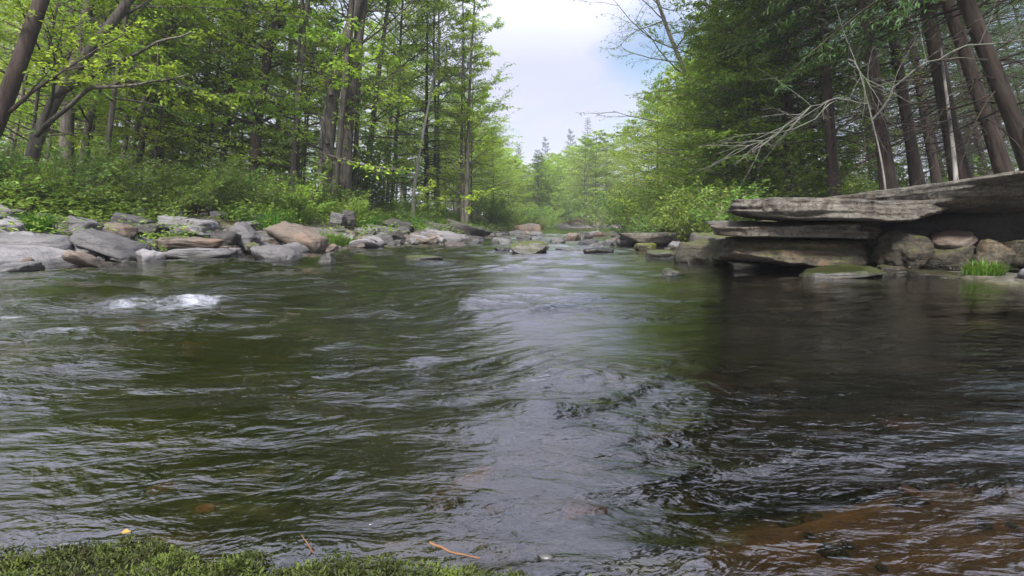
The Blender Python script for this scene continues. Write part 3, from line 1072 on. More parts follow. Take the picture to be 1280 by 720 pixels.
def conifer(seed, Ht=15, hb=2.2, spread=2.4, nb=120, twigs=13, nneed=14, size=.11, r=.115, dead=26, droop=-.55, top=1.0):
    rng = RS(seed)
    T, L = Tubes(), Leaves()
    P = trunk_pts(Ht, rng, wob=.02)
    T.add(P, flare(np.linspace(r, r * .1, len(P)), P), 9)
    for k in range(dead):
        z = rng.uniform(.8, hb + 2.5)
        az = rng.rand() * 6.28
        d = np.array([math.cos(az), math.sin(az), rng.uniform(-.25, .25)])
        Q = curve(on(P, z), d, rng.uniform(.5, 1.8), 5, rng, -.3, .12)
        T.add(Q, np.linspace(.014, .004, 6), 4)
        for s in range(3):
            i = rng.randint(1, 5)
            T.add(curve(Q[i], unit(Q[i] - Q[i - 1]) + rng.normal(size=3) * .6, .4, 3, rng), [.005, .004, .003, .002], 3)
    for k in range(nb):
        t = (k + rng.rand()) / nb
        z = hb + (Ht * .99 - hb) * t
        az = k * 2.4 + rng.normal() * .3
        ln = spread * (1 - t) ** .8 * rng.uniform(.65, 1.15) + .25
        el = .25 + .45 * t + rng.normal() * .1
        d = np.array([math.cos(az) * math.cos(el), math.sin(az) * math.cos(el), math.sin(el)])
        Q = curve(on(P, z), d, ln, 6, rng, droop * (1 - .6 * t), .04)
        T.add(Q, np.linspace(.018 * (1.2 - t), .004, 7), 4)
        m = max(4, int(twigs * (.4 + .6 * ln / spread)))
        for j in range(m):
            u = .15 + .85 * (j + rng.rand()) / m
            i = min(int(u * 6), 5)
            a = Q[i] + (Q[i + 1] - Q[i]) * (u * 6 - i)
            db = unit(Q[i + 1] - Q[i])
            sd = unit(np.cross(db, [0, 0, 1.])) * (1 if j % 2 else -1)
            dt = unit(db * .7 + sd * rng.uniform(.6, 1) + np.array([0, 0, -.18 + rng.normal() * .1]))
            tl = (.18 + .42 * ln * .5 * (1.1 - u)) * rng.uniform(.7, 1.2)
            leaf_spray(L, rng, a, dt, tl, max(3, int(nneed * (.5 + tl))), size, .25, .16, .22)
    return T, L


def shrub(seed, Ht=1.1, n=11, nleaf=16, size=.075):
    rng = RS(seed)
    T, L = Tubes(), Leaves()
    for k in range(n):
        az = rng.rand() * 6.28
        el = rng.uniform(.6, 1.4)
        d = np.array([math.cos(az) * math.cos(el), math.sin(az) * math.cos(el), math.sin(el)])
        branch(T, L, rng, [rng.normal() * .12, rng.normal() * .12, -.08], d, Ht * rng.uniform(.7, 1.2), .011, 9, nleaf, size, -.35, .1, (.15, 1.), 4, .5, .4)
    return T, L


def proto(T, L, key, bark, leaf, seed):
    return dict(t=T.mesh(key + '_trunk'), c=L.mesh(key + '_crown', RS(seed)) if L.L else None, bark=M[bark], leaf=M[leaf])


PR = {}
for i in range(4):
    PR['layer%d' % i] = proto(*layered_tree(200 + i, 8, .7 + .3 * i, 2.3 + .2 * (i % 2), 50, 9, 16, .092), 'layered', 'bark', 'leaf_fresh', i)
for i in range(3):
    PR['canopy%d' % i] = proto(*canopy_tree(230 + i, 17 - i, 4.5 + i * .8, nleaf=8), 'canopy', 'bark', 'leaf_fresh', i)
for i in range(3):
    PR['hem%d' % i] = proto(*conifer(250 + i, 15 + i, 2.1 + .6 * i, 2.5, 130, dead=44), 'hemlock', 'bark_dark', 'leaf_dark', i)
PR['hemlow'] = proto(*conifer(260, 9, .6, 2.1, 110, 13, 12, .13, .11, 8), 'spruce', 'bark_dark', 'leaf_pine', 3)
PR['pine'] = proto(*conifer(261, 15, 2.5, 2.7, 46, 16, 16, .22, .16, 10, .25), 'pine', 'bark_dark', 'leaf_pine', 3)
PR['twiggy'] = proto(*canopy_tree(270, 13, 2.5, 4.0, 30, 4, .07, .13, 3), 'twiggy', 'bark', 'leaf_mid', 3)
PR['mid0'] = proto(*layered_tree(280, 8, 1.0, 2.5, 50, 9, 22, .10), 'layered_mid', 'bark', 'leaf_mid', 5)
PR['mid1'] = proto(*layered_tree(281, 9, .5, 2.7, 56, 9, 22, .10), 'layered_mid', 'bark', 'leaf_mid', 6)
for i in range(3):
    PR['shrub%d' % i] = proto(*shrub(290 + i), 'shrub', 'bark', 'leaf_mid' if i == 1 else 'herb', i)


def tree(key, label, x, y, s=1.0, rz=0.0, lean=(0, 0), name='tree', cat='tree', group=None, sxy=1.0, sink=0.0):
    p = PR[key]
    t = thing(name, label, cat, (x, y, float(H(x, y)) - sink), group)
    t.scale = (s * sxy, s * sxy, s)
    t.rotation_euler = Euler((lean[1], lean[0], 0)).to_matrix().to_4x4().to_euler() if not rz else (Euler((lean[1], lean[0], 0)).to_matrix() @ Euler((0, 0, rz)).to_matrix()).to_euler()
    obj('trunk' if cat == 'tree' else 'stem', p['t'], p['bark'], t)
    if p['c']: obj('crown' if cat == 'tree' else 'foliage', p['c'], p['leaf'], t)
    return t


def leanfor(px, amt=20):
    # riverside trees lean out over the open water
    return R(np.clip((640 - px) / 640, -1.2, 1.2) * amt)


def pxx(px, Y):
    return (px - 640) / F * Y * cp + 0 * Y


def path_tree(name, label, pts, Y, r_px, bark, leaf, seed, ext=5.0, nb=16, hb_frac=.3, spread=2.4, nleaf=12, size=.10, side_branches=(), group=None, low=3):
    """a tree whose trunk follows a bent line, going on above the picture"""
    rng = RS(seed)
    pts = sorted(pts, key=lambda q: -q[1])
    b = at(pts[0][0], pts[0][1], Y)
    gz = float(H(b[0], b[1]))
    P = [np.array([b[0], Y, gz - .3])]
    for k, (px, py) in enumerate(pts):
        q = at(px, py, Y + .25 * k)
        if q[2] > P[-1][2] + .05: P.append(q)
    d = unit(P[-1] - P[-2])
    for k in range(4):
        d = unit(d + np.array([0, 0, .12]) + rng.normal(size=3) * .03)
        P.append(P[-1] + d * ext / 4)
    P = np.array(P)
    # resample smoothly
    s = np.concatenate([[0], np.cumsum(np.linalg.norm(np.diff(P, axis=0), axis=1))])
    ss = np.linspace(0, s[-1], 26)
    Q = np.stack([np.interp(ss, s, P[:, i]) for i in range(3)], 1)
    for _ in range(2):
        Q[1:-1] = (Q[:-2] + 2 * Q[1:-1] + Q[2:]) / 4
    base = Q[0].copy()
    base[2] = gz
    Q = Q - base
    r = r_px * .41 * Y / F
    T, L = Tubes(), Leaves()
    rad = np.linspace(r, r * .3, len(Q)) * (1 + .4 * np.exp(-(ss) / .5))
    T.add(Q, rad, 12)
    Ht = Q[-1, 2]
    for k in range(nb + low):
        if k < low:
            u = rng.uniform(.15, .35)
        else:
            u = hb_frac + (1 - hb_frac) * (k - low + rng.rand()) / nb
        i = min(int(u * 25), 24)
        a = Q[i]
        az = k * 2.4 + rng.normal() * .5
        el = rng.uniform(.1, .7)
        dd = np.array([math.cos(az) * math.cos(el), math.sin(az) * math.cos(el), math.sin(el)])
        ln = spread * rng.uniform(.5, 1.1) * (1.1 - .5 * u)
        C = curve(a, dd, ln, 6, rng, .1)
        rr = min(rad[i] * .4, .035)
        T.add(C, np.linspace(rr, rr * .25, 7), 5)
        for s_ in range(5):
            v = .25 + .75 * (s_ + rng.rand()) / 5
            j = min(int(v * 6), 5)
            aa = C[j] + (C[j + 1] - C[j]) * (v * 6 - j)
            branch(T, L, rng, aa, unit(C[j + 1] - C[j]) + rng.normal(size=3) * [.7, .7, .3], ln * .45, rr * .35, 6, nleaf, size, 0, sides=4)
    for (line, w0, w1) in side_branches:
        B = np.array([at(px, py, Y + dy) - base for (px, py, dy) in line])
        s2 = np.linspace(0, len(B) - 1, 14)
        B = np.stack([np.interp(s2, np.arange(len(B)), B[:, i]) for i in range(3)], 1)
        B[1:-1] = (B[:-2] + 2 * B[1:-1] + B[2:]) / 4
        B[1:-1] += rng.normal(size=(12, 3)) * .015
        T.add(B, np.linspace(w0, w1, 14) * .5 * Y / F, 6)
        for s_ in range(9):
            j = rng.randint(3, 13)
            branch(T, L, rng, B[j], unit(B[j] - B[j - 1]) + rng.normal(size=3) * .6, .8 * rng.uniform(.4, 1.2), .006, 5, nleaf, size, 0, sides=4)
    t = thing(name, label, 'tree', tuple(base), group)
    obj('trunk', T.mesh('trunk'), M[bark], t)
    if L.L and nleaf: obj('crown', L.mesh('crown', rng), M[leaf], t)
    return t


PT = path_tree
PT('tree', 'thick dark tree leaning inward at the far left edge', [(-52, 245), (-12, 175), (20, 90), (52, 0)], 8.0, 27, 'bark_dark', 'leaf_fresh', 1, 6, 12, .45, 2.6, 12, .075)
PT('tree', 'dark tree with arching limbs leaning right near the left edge', [(28, 235), (50, 160), (85, 95), (140, 30), (175, -20)], 10, 19, 'bark', 'leaf_fresh', 2, 5, 12, .4, 2.2, 12, .08,
   [([(70, 120, 0), (130, 85, -.3), (180, 60, -.6), (240, 40, -1)], 7, 1.5), ([(45, 170, 0), (110, 110, -.4), (170, 105, -.8), (230, 95, -1.2)], 6, 1.5)])
PT('tree', 'stout straight tree standing with a slim twin behind the left bushes', [(84, 228), (82, 150), (98, 60), (118, -20)], 13, 20, 'bark', 'leaf_fresh', 3, 6)
PT('tree', 'slim twin tree leaning right of the stout straight one', [(100, 226), (112, 140), (140, 60), (160, -20)], 13.2, 11, 'bark', 'leaf_fresh', 4, 5)
PT('tree', 'slender grey tree leaning right, left of the dark young conifer', [(160, 222), (170, 160), (196, 75), (225, -20)], 14, 10, 'bark', 'leaf_fresh', 5, 5)
PT('tree', 'slender pale brown tree leaning right just behind its thin neighbour', [(168, 220), (186, 140), (206, 60), (232, -20)], 14.6, 9, 'bark', 'leaf_fresh', 6, 5)
PT('tree', 'straight tree rising left of the bright gap in the woods', [(276, 230), (284, 150), (297, 60), (312, -20)], 15.5, 11, 'bark', 'leaf_fresh', 7, 6)
PT('tree', 'dark tree draped in small twigs between the gap and the forked pair', [(316, 238), (322, 150), (336, 60), (350, -20)], 15, 16, 'bark_dark', 'leaf_fresh', 8, 6, 26, .15, 1.6)
PT('tree', 'big forked tree with bare side limbs on the left bank', [(407, 247), (409, 190), (414, 120), (428, 60), (452, -10)], 15.5, 21, 'bark', 'leaf_fresh', 9, 6, 10, .55, 2.4, 9, .08,
   [([(414, 120, 0), (398, 85, .2), (372, 55, .4), (345, 25, .6)], 7, 2), ([(409, 180, 0), (400, 145, .2), (378, 115, .3), (360, 95, .4)], 5, 1.5)])
PT('tree', 'tall straight tree just right of the big forked tree', [(430, 248), (434, 170), (442, 90), (456, -10)], 16, 20, 'bark', 'leaf_fresh', 10, 6, 10, .5, 2.4, 9, .08)
PT('birch_tree', 'thin white barked tree beside the big forked trunk', [(402, 247), (400, 215), (401, 170), (409, 120)], 15.2, 7, 'bark_pale', 'leaf_fresh', 11, 1.5, 5, .6, .8, 6, .08)
PT('tree', 'slim dark tree leaning right between the tall straight tree and the conifer', [(457, 240), (464, 170), (472, 100), (482, 30)], 19, 10, 'bark', 'leaf_fresh', 12, 5, 10, .5, 1.8, 8)
PT('birch_tree', 'thin pale tree leaning right in front of the young conifer', [(516, 248), (522, 205), (530, 160), (540, 110)], 18.5, 6, 'bark_pale', 'leaf_fresh', 13, 2, 6, .5, 1.0, 6, .08)
PT('tree', 'airy young tree with a see through crown against the sky', [(583, 250), (585, 180), (587, 110), (590, 50)], 21, 7, 'bark', 'leaf_fresh', 14, 2.4, 26, .28, 1.5, 12, .085)
PT('tree', 'thin upright tree just left of the airy young tree', [(578, 250), (577, 180), (578, 100), (579, 40)], 21.5, 6, 'bark', 'leaf_fresh', 15, 1.5, 8, .4, 1.0, 7, .08)

# conifer in the middle of the left bank
tree('hemlow', 'pyramidal young conifer on the left bank beside the thin pale tree', pxx(533, 22), 22, 1.0, .3, (0.02, 0), 'conifer_tree', sxy=1.0)
tree('hemlow', 'dark green young conifer low among the left bank trees', pxx(205, 16), 16, .50, 2, (.0, 0), 'conifer_tree', sxy=1.3)
tree('hemlow', 'small conifer by the head of the stream on the far bank', pxx(672, 46), 46, .62, 1, (0, 0), 'conifer_tree')

rng = RS(77)
GL = 'slender trees in the woods of the left bank'
LBL = 'slender leafy tree deep in the woods of the left bank'


def left_spot(ymin, ymax, pmin, pmax):
    for _ in range(60):
        Y = ymin + (ymax - ymin) * rng.rand()
        px = pmin + (pmax - pmin) * rng.rand()
        x = pxx(px, Y)
        if x < xl(Y) - 2.2: return px, x, Y
    return None


def woods(n, keys, ymin, ymax, pmin, pmax, smin, smax, label, group, amt=20, name='tree', cat='tree', side='L', margin=2.2, sxy=1.0):
    c = 0
    for _ in range(n * 30):
        if c >= n: break
        Y = ymin + (ymax - ymin) * rng.rand()
        px = pmin + (pmax - pmin) * rng.rand()
        x = pxx(px, Y)
        ok = x < xl(Y) - margin if side == 'L' else x > xr(Y) + margin
        if not ok: continue
        c += 1
        key = keys[rng.randint(len(keys))]
        sc = rng.uniform(smin, smax)
        if name == 'tree' and (px > 530 and px < 930):
            room = (280 - np.interp(px, [530, 575, 600, 622, 640, 700, 770, 830, 880, 930], [-250, 0, 95, 180, 196, 186, 150, 92, 35, -40])) / F * Y + CAMZ - float(H(x, Y))
            sc = min(sc, rng.uniform(.78, 1.04) * room / (17 if 'can' in key else 8.2))
            if sc < .3: c -= 1; continue
        tree(key, label, x, Y, sc, rng.rand() * 6.28, (leanfor(px, amt) + rng.normal() * .03, rng.normal() * .04), name, cat, group, sxy)


LY = ['layer0', 'layer1', 'layer2', 'layer3']
CN = ['canopy0', 'canopy1', 'canopy2']
woods(10, LY, 11.5, 17, -60, 400, .75, 1.15, 'fresh green young tree at the front of the left woods', 'young trees at the front of the left woods', 15, margin=3.5)
woods(19, LY + ['mid0'], 16, 27, -80, 600, .8, 1.5, 'layered green understory tree in the left woods', 'understory trees in the left woods', 14, margin=3)
woods(14, CN, 15, 30, -80, 560, .8, 1.05, LBL, GL, 16, margin=3.5)
woods(44, LY + LY + ['mid1'] + CN, 27, 60, -100, 590, 1.0, 1.6, 'leafy tree far back in the left woods', 'far trees in the left woods', 8, margin=3)
woods(10, LY, 24, 45, 540, 640, 1.0, 1.35, 'bright green tree at the far end of the left bank', 'bright trees at the far end of the left bank', 3, margin=1.8)
woods(54, LY + ['mid0'], 46, 85, 560, 790, 1.1, 1.6, 'hazy green tree in the distant left bank woods', 'distant trees beyond the left bank', 0, margin=1.0, sxy=1.5)
# right bank, far to near
woods(10, LY, 90, 120, 640, 800, 1.3, 1.7, 'distant pale green tree closing the valley behind the bend', 'distant trees behind the bend', 0, margin=1.5)
woods(24, LY + ['mid0'], 26, 50, 725, 930, 1.1, 1.6, 'bright layered tree on the middle right bank', 'bright trees on the middle right bank', 4, side='R', margin=1.5)
woods(12, LY, 15, 26, 770, 960, .55, .95, 'young green tree hanging over the right shore', 'young trees over the right shore', 8, side='R', margin=1.2)
woods(9, ['mid0', 'mid1', 'layer0'], 11, 17, 880, 1010, .6, .95, 'leafy young tree just behind the layered ledge', 'young trees behind the ledge', 10, side='R', margin=2.5)
for (px, Y, s, k, lb) in [(681, 125, 1.15, 'pine', 'distant pine with a feathery top standing alone above the woods'), (712, 112, 1.12, 'pine', 'tall far pine just right of the gap in the sky'), (733, 98, 1.10, 'hem0', 'far conifer with a rounded top on the right skyline'), (648, 120, 1.02, 'pine', 'flat topped distant pine in the valley')]:
    tree(k, lb, pxx(px, Y), Y, s, px, (0, 0), 'pine_tree')
# unseen trees added on both sides of the camera to darken the water
for (k, x, y, s) in [('hem0', 8.5, 3.5, 1.0), ('hem1', 9.5, .5, 1.0), ('hem2', 7.6, -3, 1.0), ('hem0', 11, -5, 1.05), ('hem1', 11.5, 3, 1.0)]:
    tree(k, 'unseen dark conifer added on the right bank beside the viewer to shade the water', x, y, s, x, (-.1, 0), 'conifer_tree', group='unseen shading conifers added on the right bank')
for (k, x, y, s) in [('canopy0', -10.5, 4, .9), ('layer1', -9.6, 5.8, .8), ('canopy2', -12, 1, .9)]:
    tree(k, 'unseen leafy tree added on the left bank beside the viewer to darken the water', x, y, s, x, (.1, 0), group='unseen shading trees added on the left bank')
# the dark grove on the right
HM = ['hem0', 'hem1', 'hem2']
for (px, Y, s, a, lb) in [(925, 19, 1.0, 4, 'tall dark conifer at the left end of the dark grove'),
                          (985, 13, .9, 6, 'dark conifer behind the left part of the ledge'),
                          (1045, 11.5, .95, 12, 'dark conifer with crowded dead twigs above the middle of the ledge'),
                          (1112, 10.2, 1.0, 16, 'thick dark conifer trunk behind the ledge, left of the pale thin stem'),
                          (1150, 11.5, 1.0, 17, 'dark conifer trunk just left of the pale thin stem'),
                          (1205, 9.6, 1.1, 18, 'broad dark conifer trunk just right of the pale thin stem'),
                          (1262, 9.0, .9, 24, 'dark conifer leaning strongly left near the right edge'),
                          (1300, 8.2, 1.0, 26, 'leaning dark conifer rooted beyond the right edge')]:
    tree(HM[int(px) % 3], lb, pxx(px, Y), Y, s, px, (leanfor(px, a), 0), 'conifer_tree')
woods(22, HM, 13, 30, 960, 1400, .8, 1.1, 'dark conifer deep in the grove on the right', 'conifers deep in the right grove', 16, 'conifer_tree', side='R', margin=3)
woods(14, HM + ['mid1', 'mid0'], 26, 60, 930, 1400, .9, 1.2, 'shaded tree far behind the right grove', 'far trees behind the right grove', 10, side='R', margin=4)
PT('dead_tree', 'thin pale dead stem among the dark conifers', [(1196, 235), (1192, 190), (1186, 140), (1180, 95)], 8.6, 7, 'bark_pale', 'leaf_mid', 31, 1.5, 4, .5, .6, 0, .08, low=0)
PT('dead_tree', 'pale crooked dead branches reaching left over the ledge', [(1108, 240), (1100, 190), (1085, 130), (1075, 90), (1058, 50)], 7.6, 3, 'bark_dead', 'leaf_mid', 33, .6, 6, .5, .7, 0, .06,
   [([(1085, 130, 0), (1050, 122, -.1), (1020, 130, -.3), (985, 155, -.5), (940, 190, -.7)], 2.0, .6), ([(1070, 95, 0), (1062, 70, -.1), (1085, 105, -.2), (1110, 120, -.3)], 1.6, .6),
    ([(1050, 122, -.1), (1000, 160, -.4), (960, 172, -.6), (890, 205, -.8)], 1.6, .5), ([(1090, 150, 0), (1130, 95, -.2), (1200, 60, -.4), (1280, 50, -.6)], 2.6, 1.4)], low=0)
# sparse budding tree against the sky on the right
PT('tree', 'sparse budding tree with bare twigs spread against the sky', [(905, 262), (890, 190), (865, 110), (835, 40), (815, -20)], 17, 9, 'bark', 'leaf_mid', 41, 4, 30, .3, 3.0, 4, .07)
PT('tree', 'thin leaning tree with sparse twigs beside the dark grove', [(960, 250), (945, 180), (915, 80), (890, 0)], 15, 9, 'bark', 'leaf_mid', 42, 4, 22, .4, 2.6, 5, .07)

# shrubs
rng = RS(5)
woods(34, ['shrub0', 'shrub1', 'shrub2'], 7.5, 14, -60, 330, .6, 1.0, 'leafy green bush on the left bank above the stones', 'bushes on the left bank', 0, 'bush', 'bush', margin=3.1)
woods(40, ['shrub0', 'shrub1', 'shrub2'], 12, 24, 250, 610, .6, 1.1, 'leafy green bush below the trees of the middle left bank', 'bushes below the middle left bank trees', 0, 'bush', 'bush', margin=2.2)
woods(40, ['shrub0', 'shrub1', 'shrub2'], 16, 60, -100, 600, 1.2, 2.4, 'tall bush in the shade of the left woods', 'tall bushes in the left woods', 0, 'bush', 'bush', margin=3)
woods(34, ['shrub0', 'shrub1', 'shrub2'], 18, 70, 680, 900, .9, 2.0, 'bush along the foot of the right bank trees', 'bushes along the right bank', 0, 'bush', 'bush', side='R', margin=.8)
woods(22, ['shrub0', 'shrub1', 'shrub2'], 22, 44, 600, 700, .7, 1.5, 'green bush at the water by the far end of the left bank', 'bushes at the far end of the left bank', 0, 'bush', 'bush', margin=.15)
woods(46, ['shrub0', 'shrub1', 'shrub2'], 44, 75, 590, 800, 1.8, 3.4, 'tall far bush closing the river bend', 'bushes at the river bend', 0, 'bush', 'bush', margin=.4)
woods(22, ['shrub0', 'shrub1', 'shrub2'], 9.5, 19, 760, 905, .6, 1.1, 'green bush hanging over the right shore beside the low flat ledge', 'bushes over the right shore', 0, 'bush', 'bush', side='R', margin=.35)
woods(14, ['shrub1', 'shrub2'], 9.5, 15, 890, 1010, .8, 1.3, 'bright bush growing behind the left part of the ledge', 'bushes behind the ledge', 0, 'bush', 'bush', side='R', margin=2.2)
woods(34, ['shrub0', 'shrub1'], 14, 45, 960, 1400, 1.2, 2.6, 'bush on the floor of the dark right grove', 'bushes in the right grove', 0, 'bush', 'bush', side='R', margin=3)

# ------------------------------------------------------------------ ground cover on the left bank (uncountable)
def herbs():
    rng = RS(66)
    L = Leaves()
    n = 0
    while n < 4400:
        Y = 6.5 + 22 * rng.rand() ** 1.2
        x = xl(Y) - .7 - 7 * rng.rand() ** 1.5
        dens = n2(np.array([x * .6]), np.array([Y * .6]), 70)[0]
        if dens + .45 < rng.rand() * .8: continue
        if x > xl(Y) - 2.4 and rng.rand() < .86: continue
        n += 1
        z = float(H(x, Y))
        hgt = rng.uniform(.12, .45)
        m = rng.randint(9, 20)
        t = rng.rand(m)
        pos = np.stack([x + rng.normal(size=m) * .09, Y + rng.normal(size=m) * .09, z + hgt * t], 1)
        a = rng.rand(m) * 6.28
        d = np.stack([np.cos(a), np.sin(a), rng.uniform(-.1, .7, m)], 1)
        L.add(pos, d, np.array([0, 0, 1.]) + rng.normal(size=(m, 3)) * .4, rng.uniform(.05, .11, m), rng.uniform(.02, .05, m))
    o = obj('undergrowth', L.mesh('undergrowth', rng), M['herb'])
    tag(o, 'low green leafy undergrowth covering the left bank', 'undergrowth', kind='stuff')


herbs()


def tuft(label, x, y, wid, hgt, n, seed, group=None):
    rng = RS(seed)
    V, Fc, tint = [], [], []
    for k in range(n):
        a = rng.rand() * 6.28
        rr = wid * math.sqrt(rng.rand()) * .5
        b = np.array([rr * math.cos(a), rr * math.sin(a) * .8, -.03])
        a2 = a + rng.normal() * .6
        out = np.array([math.cos(a2), math.sin(a2), 0]) * rng.uniform(.15, .6) * hgt
        h = hgt * rng.uniform(.55, 1.15) * (1.1 - .5 * rr / wid)
        w = .004 + .004 * rng.rand()
        sd = np.array([-math.sin(a2), math.cos(a2), 0]) * w
        o = len(V)
        mid = b + out * .35 + np.array([0, 0, h * .65])
        tip = b + out + np.array([0, 0, h * (.95 - .25 * rng.rand())])
        V += [b - sd, b + sd, mid + sd * .8, mid - sd * .8, tip]
        tint += [rng.rand()] * 5
        Fc += [(o, o + 1, o + 2), (o, o + 2, o + 3), (o + 3, o + 2, o + 4)]
    me = mesh_np('grass_tuft', np.array(V), [np.array(Fc)], False, {'tint': np.array(tint)})
    o = obj('grass_tuft', me, M['grass'])
    o.location = (x, y, max(float(H(x, y)), 0))
    return tag(o, label, 'grass tuft', group, kind='thing')


p = hit(228, 296); tuft('bright green grass tuft in front of the large pale grey slab', p[0], 8.3, .75, .24, 500, 1)
p = hit(420, 298); tuft('dense bright green grass clump at the water on the left bank', at(405, 290, 10.8)[0], 10.8, .8, .30, 700, 2)
tuft('second green grass clump right beside the dense one', at(432, 290, 10.9)[0], 10.9, .5, .24, 400, 3)
tuft('green grass tuft low under the bushes at the far left', at(42, 285, 7.3)[0], 7.3, .5, .28, 350, 4)
tuft('grass tuft growing by the stones under the right overhang', 3.92, 4.72, .28, .17, 260, 5)
for k, (px, Y) in enumerate([(345, 12), (370, 12.6), (330, 11), (300, 11.2), (470, 15.5), (500, 16.5), (520, 17), (545, 18), (565, 19), (585, 20), (455, 14.5)]):
    tuft('tall grassy weed clump on the bank below the left trees', pxx(px, Y), Y, .7, .42, 220, 20 + k, 'weed clumps on the left bank')

# ------------------------------------------------------------------ mossy near bank
def moss():
    rng = RS(9)
    L = Leaves()
    n = 12000
    x = rng.uniform(-1.15, .32, n)
    y = yn(x)
    y = yn(x) + .03 - .40 * rng.rand(n) ** 1.4 + n2(x * 4, y * 4, 8) * .045 + n2(x * 11, x * 0 + 2, 80) * .022
    z = H(x, y)
    clump = sst(-.35, .5, n2(x * 16, y * 16, 81))
    hgt = .006 + .020 * clump
    keep = (z > -.02) & (rng.rand(n) < .45 + .6 * clump)
    x, y, z, hgt, clump = x[keep], y[keep], z[keep], hgt[keep], clump[keep]
    for j in range(13):
        m = len(x)
        t = rng.rand(m)
        a = rng.rand(m) * 6.28
        pos = np.stack([x + rng.normal(size=m) * .0025, y + rng.normal(size=m) * .0025, z + hgt * t], 1)
        d = np.stack([np.cos(a), np.sin(a), .3 + t], 1)
        L.add(pos, d, np.array([0, 0, 1.]) + rng.normal(size=(m, 3)) * .5, rng.uniform(.004, .0085, m), rng.uniform(.0016, .003, m))
    o = obj('moss', L.mesh('moss', rng), M['moss'])
    tag(o, 'wet green moss carpet on the near bank', 'moss', kind='stuff')


moss()


def twig(name, label, pts, r, mat):
    T = Tubes()
    P = np.array(pts)
    s = np.linspace(0, len(P) - 1, 8)
    Q = np.stack([np.interp(s, np.arange(len(P)), P[:, i]) for i in range(3)], 1)
    Q[1:-1] += RS(len(label)).normal(size=(6, 3)) * r * .2
    T.add(Q - Q[0], np.linspace(r, r * .5, 8), 6)
    o = obj(name, T.mesh(name), M[mat])
    o.location = tuple(Q[0])
    tag(o, label, 'twig')


def onbank(px, py, up=.02):
    p = hit(px, py)
    return [p[0], p[1], max(float(H(p[0], p[1])), 0) + up]


twig('twig', 'dry orange brown twig lying on the moss at the bottom', [onbank(538, 706, .026), onbank(565, 712, .024), onbank(600, 719, .022)], .0022, 'twig')
twig('twig', 'short reddish twig sticking up from the moss edge', [onbank(392, 700, .006), onbank(384, 697, .02), onbank(378, 695, .026)], .0013, 'twig')
twig('twig', 'wet bluish grey stick at the edge of the moss on the left', [onbank(66, 697, .012), onbank(112, 692, .016)], .004, 'twig_grey')
L = Leaves()
L.add(np.array([[0, 0, 0.]]), np.array([[1., .2, .1]]), np.array([[0, -.3, 1.]]), .013, .009)
o = obj('fallen_leaf', L.mesh('fallen_leaf', RS(1)), M['yellow_leaf'])
sm = o.modifiers.new('thick', 'SOLIDIFY'); sm.thickness = .0008
o.location = tuple(np.array(onbank(152, 677, .012)))
tag(o, 'small yellow leaf floating before the moss', 'leaf')
for k, (px, py, w) in enumerate([(682, 700, .022), (706, 705, .016), (660, 708, .014)]):
    me = rock_mesh('pebble', (w, w * .7, w * .45), RS(60 + k), 3, 5, False, .5)
    o = obj('pebble', me, M['pebble'])
    q = hit(px, py)
    o.location = (q[0], q[1], -.001)
    tag(o, ['largest of the wet pale pebbles at the bottom beside the moss', 'wet pale pebble right of the largest one at the bottom', 'small wet pebble nearest the moss at the bottom'][k], 'pebble')

# ------------------------------------------------------------------ damp air
bm = bmesh.new()
bmesh.ops.create_cube(bm, size=1)
hz = bpy.data.meshes.new('haze')
bm.to_mesh(hz)
bm.free()
o = obj('haze', hz)
o.location = (0, 720, 14)
o.scale = (1900, 1640, 32)
t = NT('damp_air')
pv = t.n('ShaderNodeVolumePrincipled')
pv.inputs['Color'].default_value = (.90, .94, 1, 1)
pv.inputs['Density'].default_value = .0011
pv.inputs['Anisotropy'].default_value = .1
t.t.links.new(pv.outputs[0], t.out.inputs[1])
hz.materials.append(t.m)
tag(o, 'thin damp haze over the stream', 'haze', kind='stuff')

# ------------------------------------------------------------------ light, sky
SUN_EL = 46      # sun behind the viewer, a little to the right, veiled by cloud
wd = bpy.data.worlds.new('World')
scene.world = wd
wd.use_nodes = True
nt = wd.node_tree
nt.nodes.clear()
out = nt.nodes.new('ShaderNodeOutputWorld')
bg = nt.nodes.new('ShaderNodeBackground')
sky = nt.nodes.new('ShaderNodeTexSky')
sky.sky_type = 'NISHITA'
sky.sun_disc = False
sky.sun_elevation = R(SUN_EL)
sky.air_density = 1.0
sky.dust_density = 1.5
tc = nt.nodes.new('ShaderNodeTexCoord')
mp = nt.nodes.new('ShaderNodeMapping')
mp.inputs['Scale'].default_value = (1, 1, 2.6)
mp.inputs['Location'].default_value = (.35, .1, .2)
nz = nt.nodes.new('ShaderNodeTexNoise')
nz.inputs['Scale'].default_value = 1.9
nz.inputs['Detail'].default_value = 7
nz.inputs['Roughness'].default_value = .55
nz.inputs['Distortion'].default_value = .4
rp = nt.nodes.new('ShaderNodeValToRGB')
rp.color_ramp.elements[0].position = .32
rp.color_ramp.elements[0].color = (.25, .25, .25, 1)
rp.color_ramp.elements[1].position = .52
rp.color_ramp.elements[1].color = (1, 1, 1, 1)
rp2 = nt.nodes.new('ShaderNodeValToRGB')
rp2.color_ramp.elements[0].color = (4.8, 5.0, 6.6, 1)
rp2.color_ramp.elements[1].color = (6.1, 6.2, 7.6, 1)
nz2 = nt.nodes.new('ShaderNodeTexNoise')
nz2.inputs['Scale'].default_value = 3.5
nz2.inputs['Detail'].default_value = 6
mx = nt.nodes.new('ShaderNodeMix')
mx.data_type = 'RGBA'
lk = nt.links.new
lk(tc.outputs['Generated'], mp.inputs[0])
lk(mp.outputs[0], nz.inputs['Vector'])
lk(mp.outputs[0], nz2.inputs['Vector'])
lk(nz.outputs[0], rp.inputs[0])
lk(nz2.outputs[0], rp2.inputs[0])
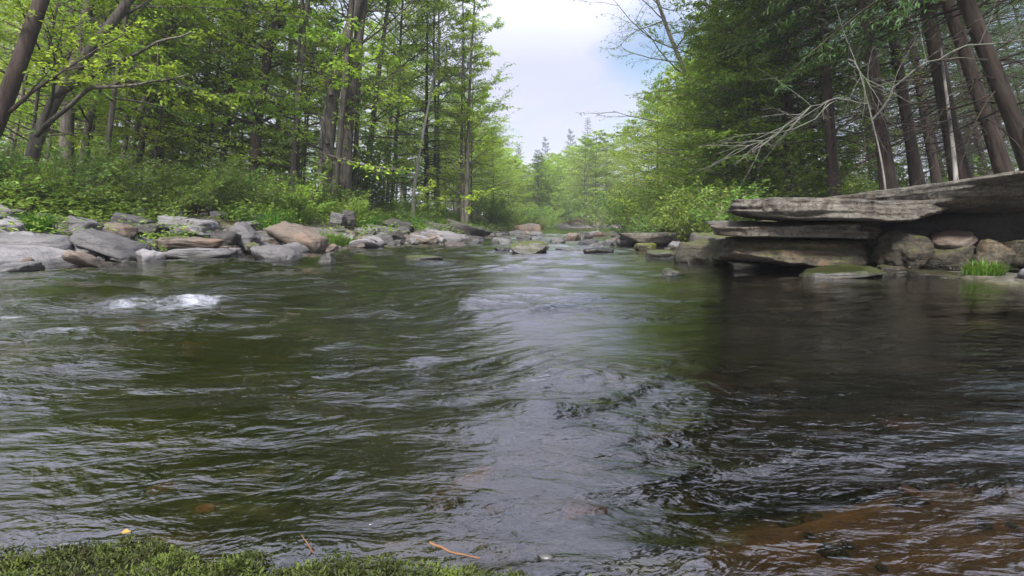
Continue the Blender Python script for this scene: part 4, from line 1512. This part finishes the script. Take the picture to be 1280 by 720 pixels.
lk(sky.outputs[0], mx.inputs[6])
# an overcast sky is brighter overhead than at the horizon
sep = nt.nodes.new('ShaderNodeSeparateXYZ')
lk(tc.outputs['Generated'], sep.inputs[0])
el = nt.nodes.new('ShaderNodeMapRange')
el.inputs[1].default_value, el.inputs[2].default_value = .26, .62
el.inputs[3].default_value, el.inputs[4].default_value = .80, 2.3
lk(sep.outputs[2], el.inputs[0])
cm = nt.nodes.new('ShaderNodeVectorMath'); cm.operation = 'SCALE'
lk(rp2.outputs[0], cm.inputs[0]); lk(el.outputs[0], cm.inputs[3])
lk(cm.outputs[0], mx.inputs[7])
# a hole in the cloud with blue sky
hd = nt.nodes.new('ShaderNodeVectorMath'); hd.operation = 'DISTANCE'
hd.inputs[1].default_value = (.235, .93, .275)
lk(tc.outputs['Generated'], hd.inputs[0])
hm = nt.nodes.new('ShaderNodeMath'); hm.operation = 'MULTIPLY_ADD'
lk(nz2.outputs[0], hm.inputs[0]); hm.inputs[1].default_value = .28; lk(hd.outputs['Value'], hm.inputs[2])
hr_ = nt.nodes.new('ShaderNodeMapRange')
hr_.inputs[1].default_value, hr_.inputs[2].default_value = .15, .22
lk(hm.outputs[0], hr_.inputs[0])
h2 = nt.nodes.new('ShaderNodeMath'); h2.operation = 'MULTIPLY'
lk(rp.outputs[0], h2.inputs[0]); lk(hr_.outputs[0], h2.inputs[1])
lk(h2.outputs[0], mx.inputs[0])
lk(mx.outputs[2], bg.inputs[0])
bg.inputs[1].default_value = .065
lk(bg.outputs[0], out.inputs[0])

sl = bpy.data.lights.new('sun', 'SUN')
sl.energy = 4.8
sl.angle = R(12)
sl.color = (1, .96, .9)
so = bpy.data.objects.new('sun', sl)
COL.objects.link(so)
# direction towards the sun: azimuth measured from +Y, negative = left
az = R(-168)
sd = Vector((math.sin(az) * math.cos(R(SUN_EL)), math.cos(az) * math.cos(R(SUN_EL)), math.sin(R(SUN_EL))))
so.rotation_euler = sd.to_track_quat('Z', 'Y').to_euler()
sky.sun_rotation = az

scene.view_settings.view_transform = 'Standard'
scene.view_settings.look = 'None'
scene.view_settings.exposure = 1.4
scene.view_settings.gamma = 1
scene.render.engine = 'CYCLES'
cy = scene.cycles
cy.use_denoising = True
cy.max_bounces = 7
cy.diffuse_bounces = 3
cy.glossy_bounces = 3
cy.transmission_bounces = 4
cy.transparent_max_bounces = 8
cy.sample_clamp_indirect = 6
cy.sample_clamp_direct = 8
cy.use_adaptive_sampling = True
cy.adaptive_threshold = .02
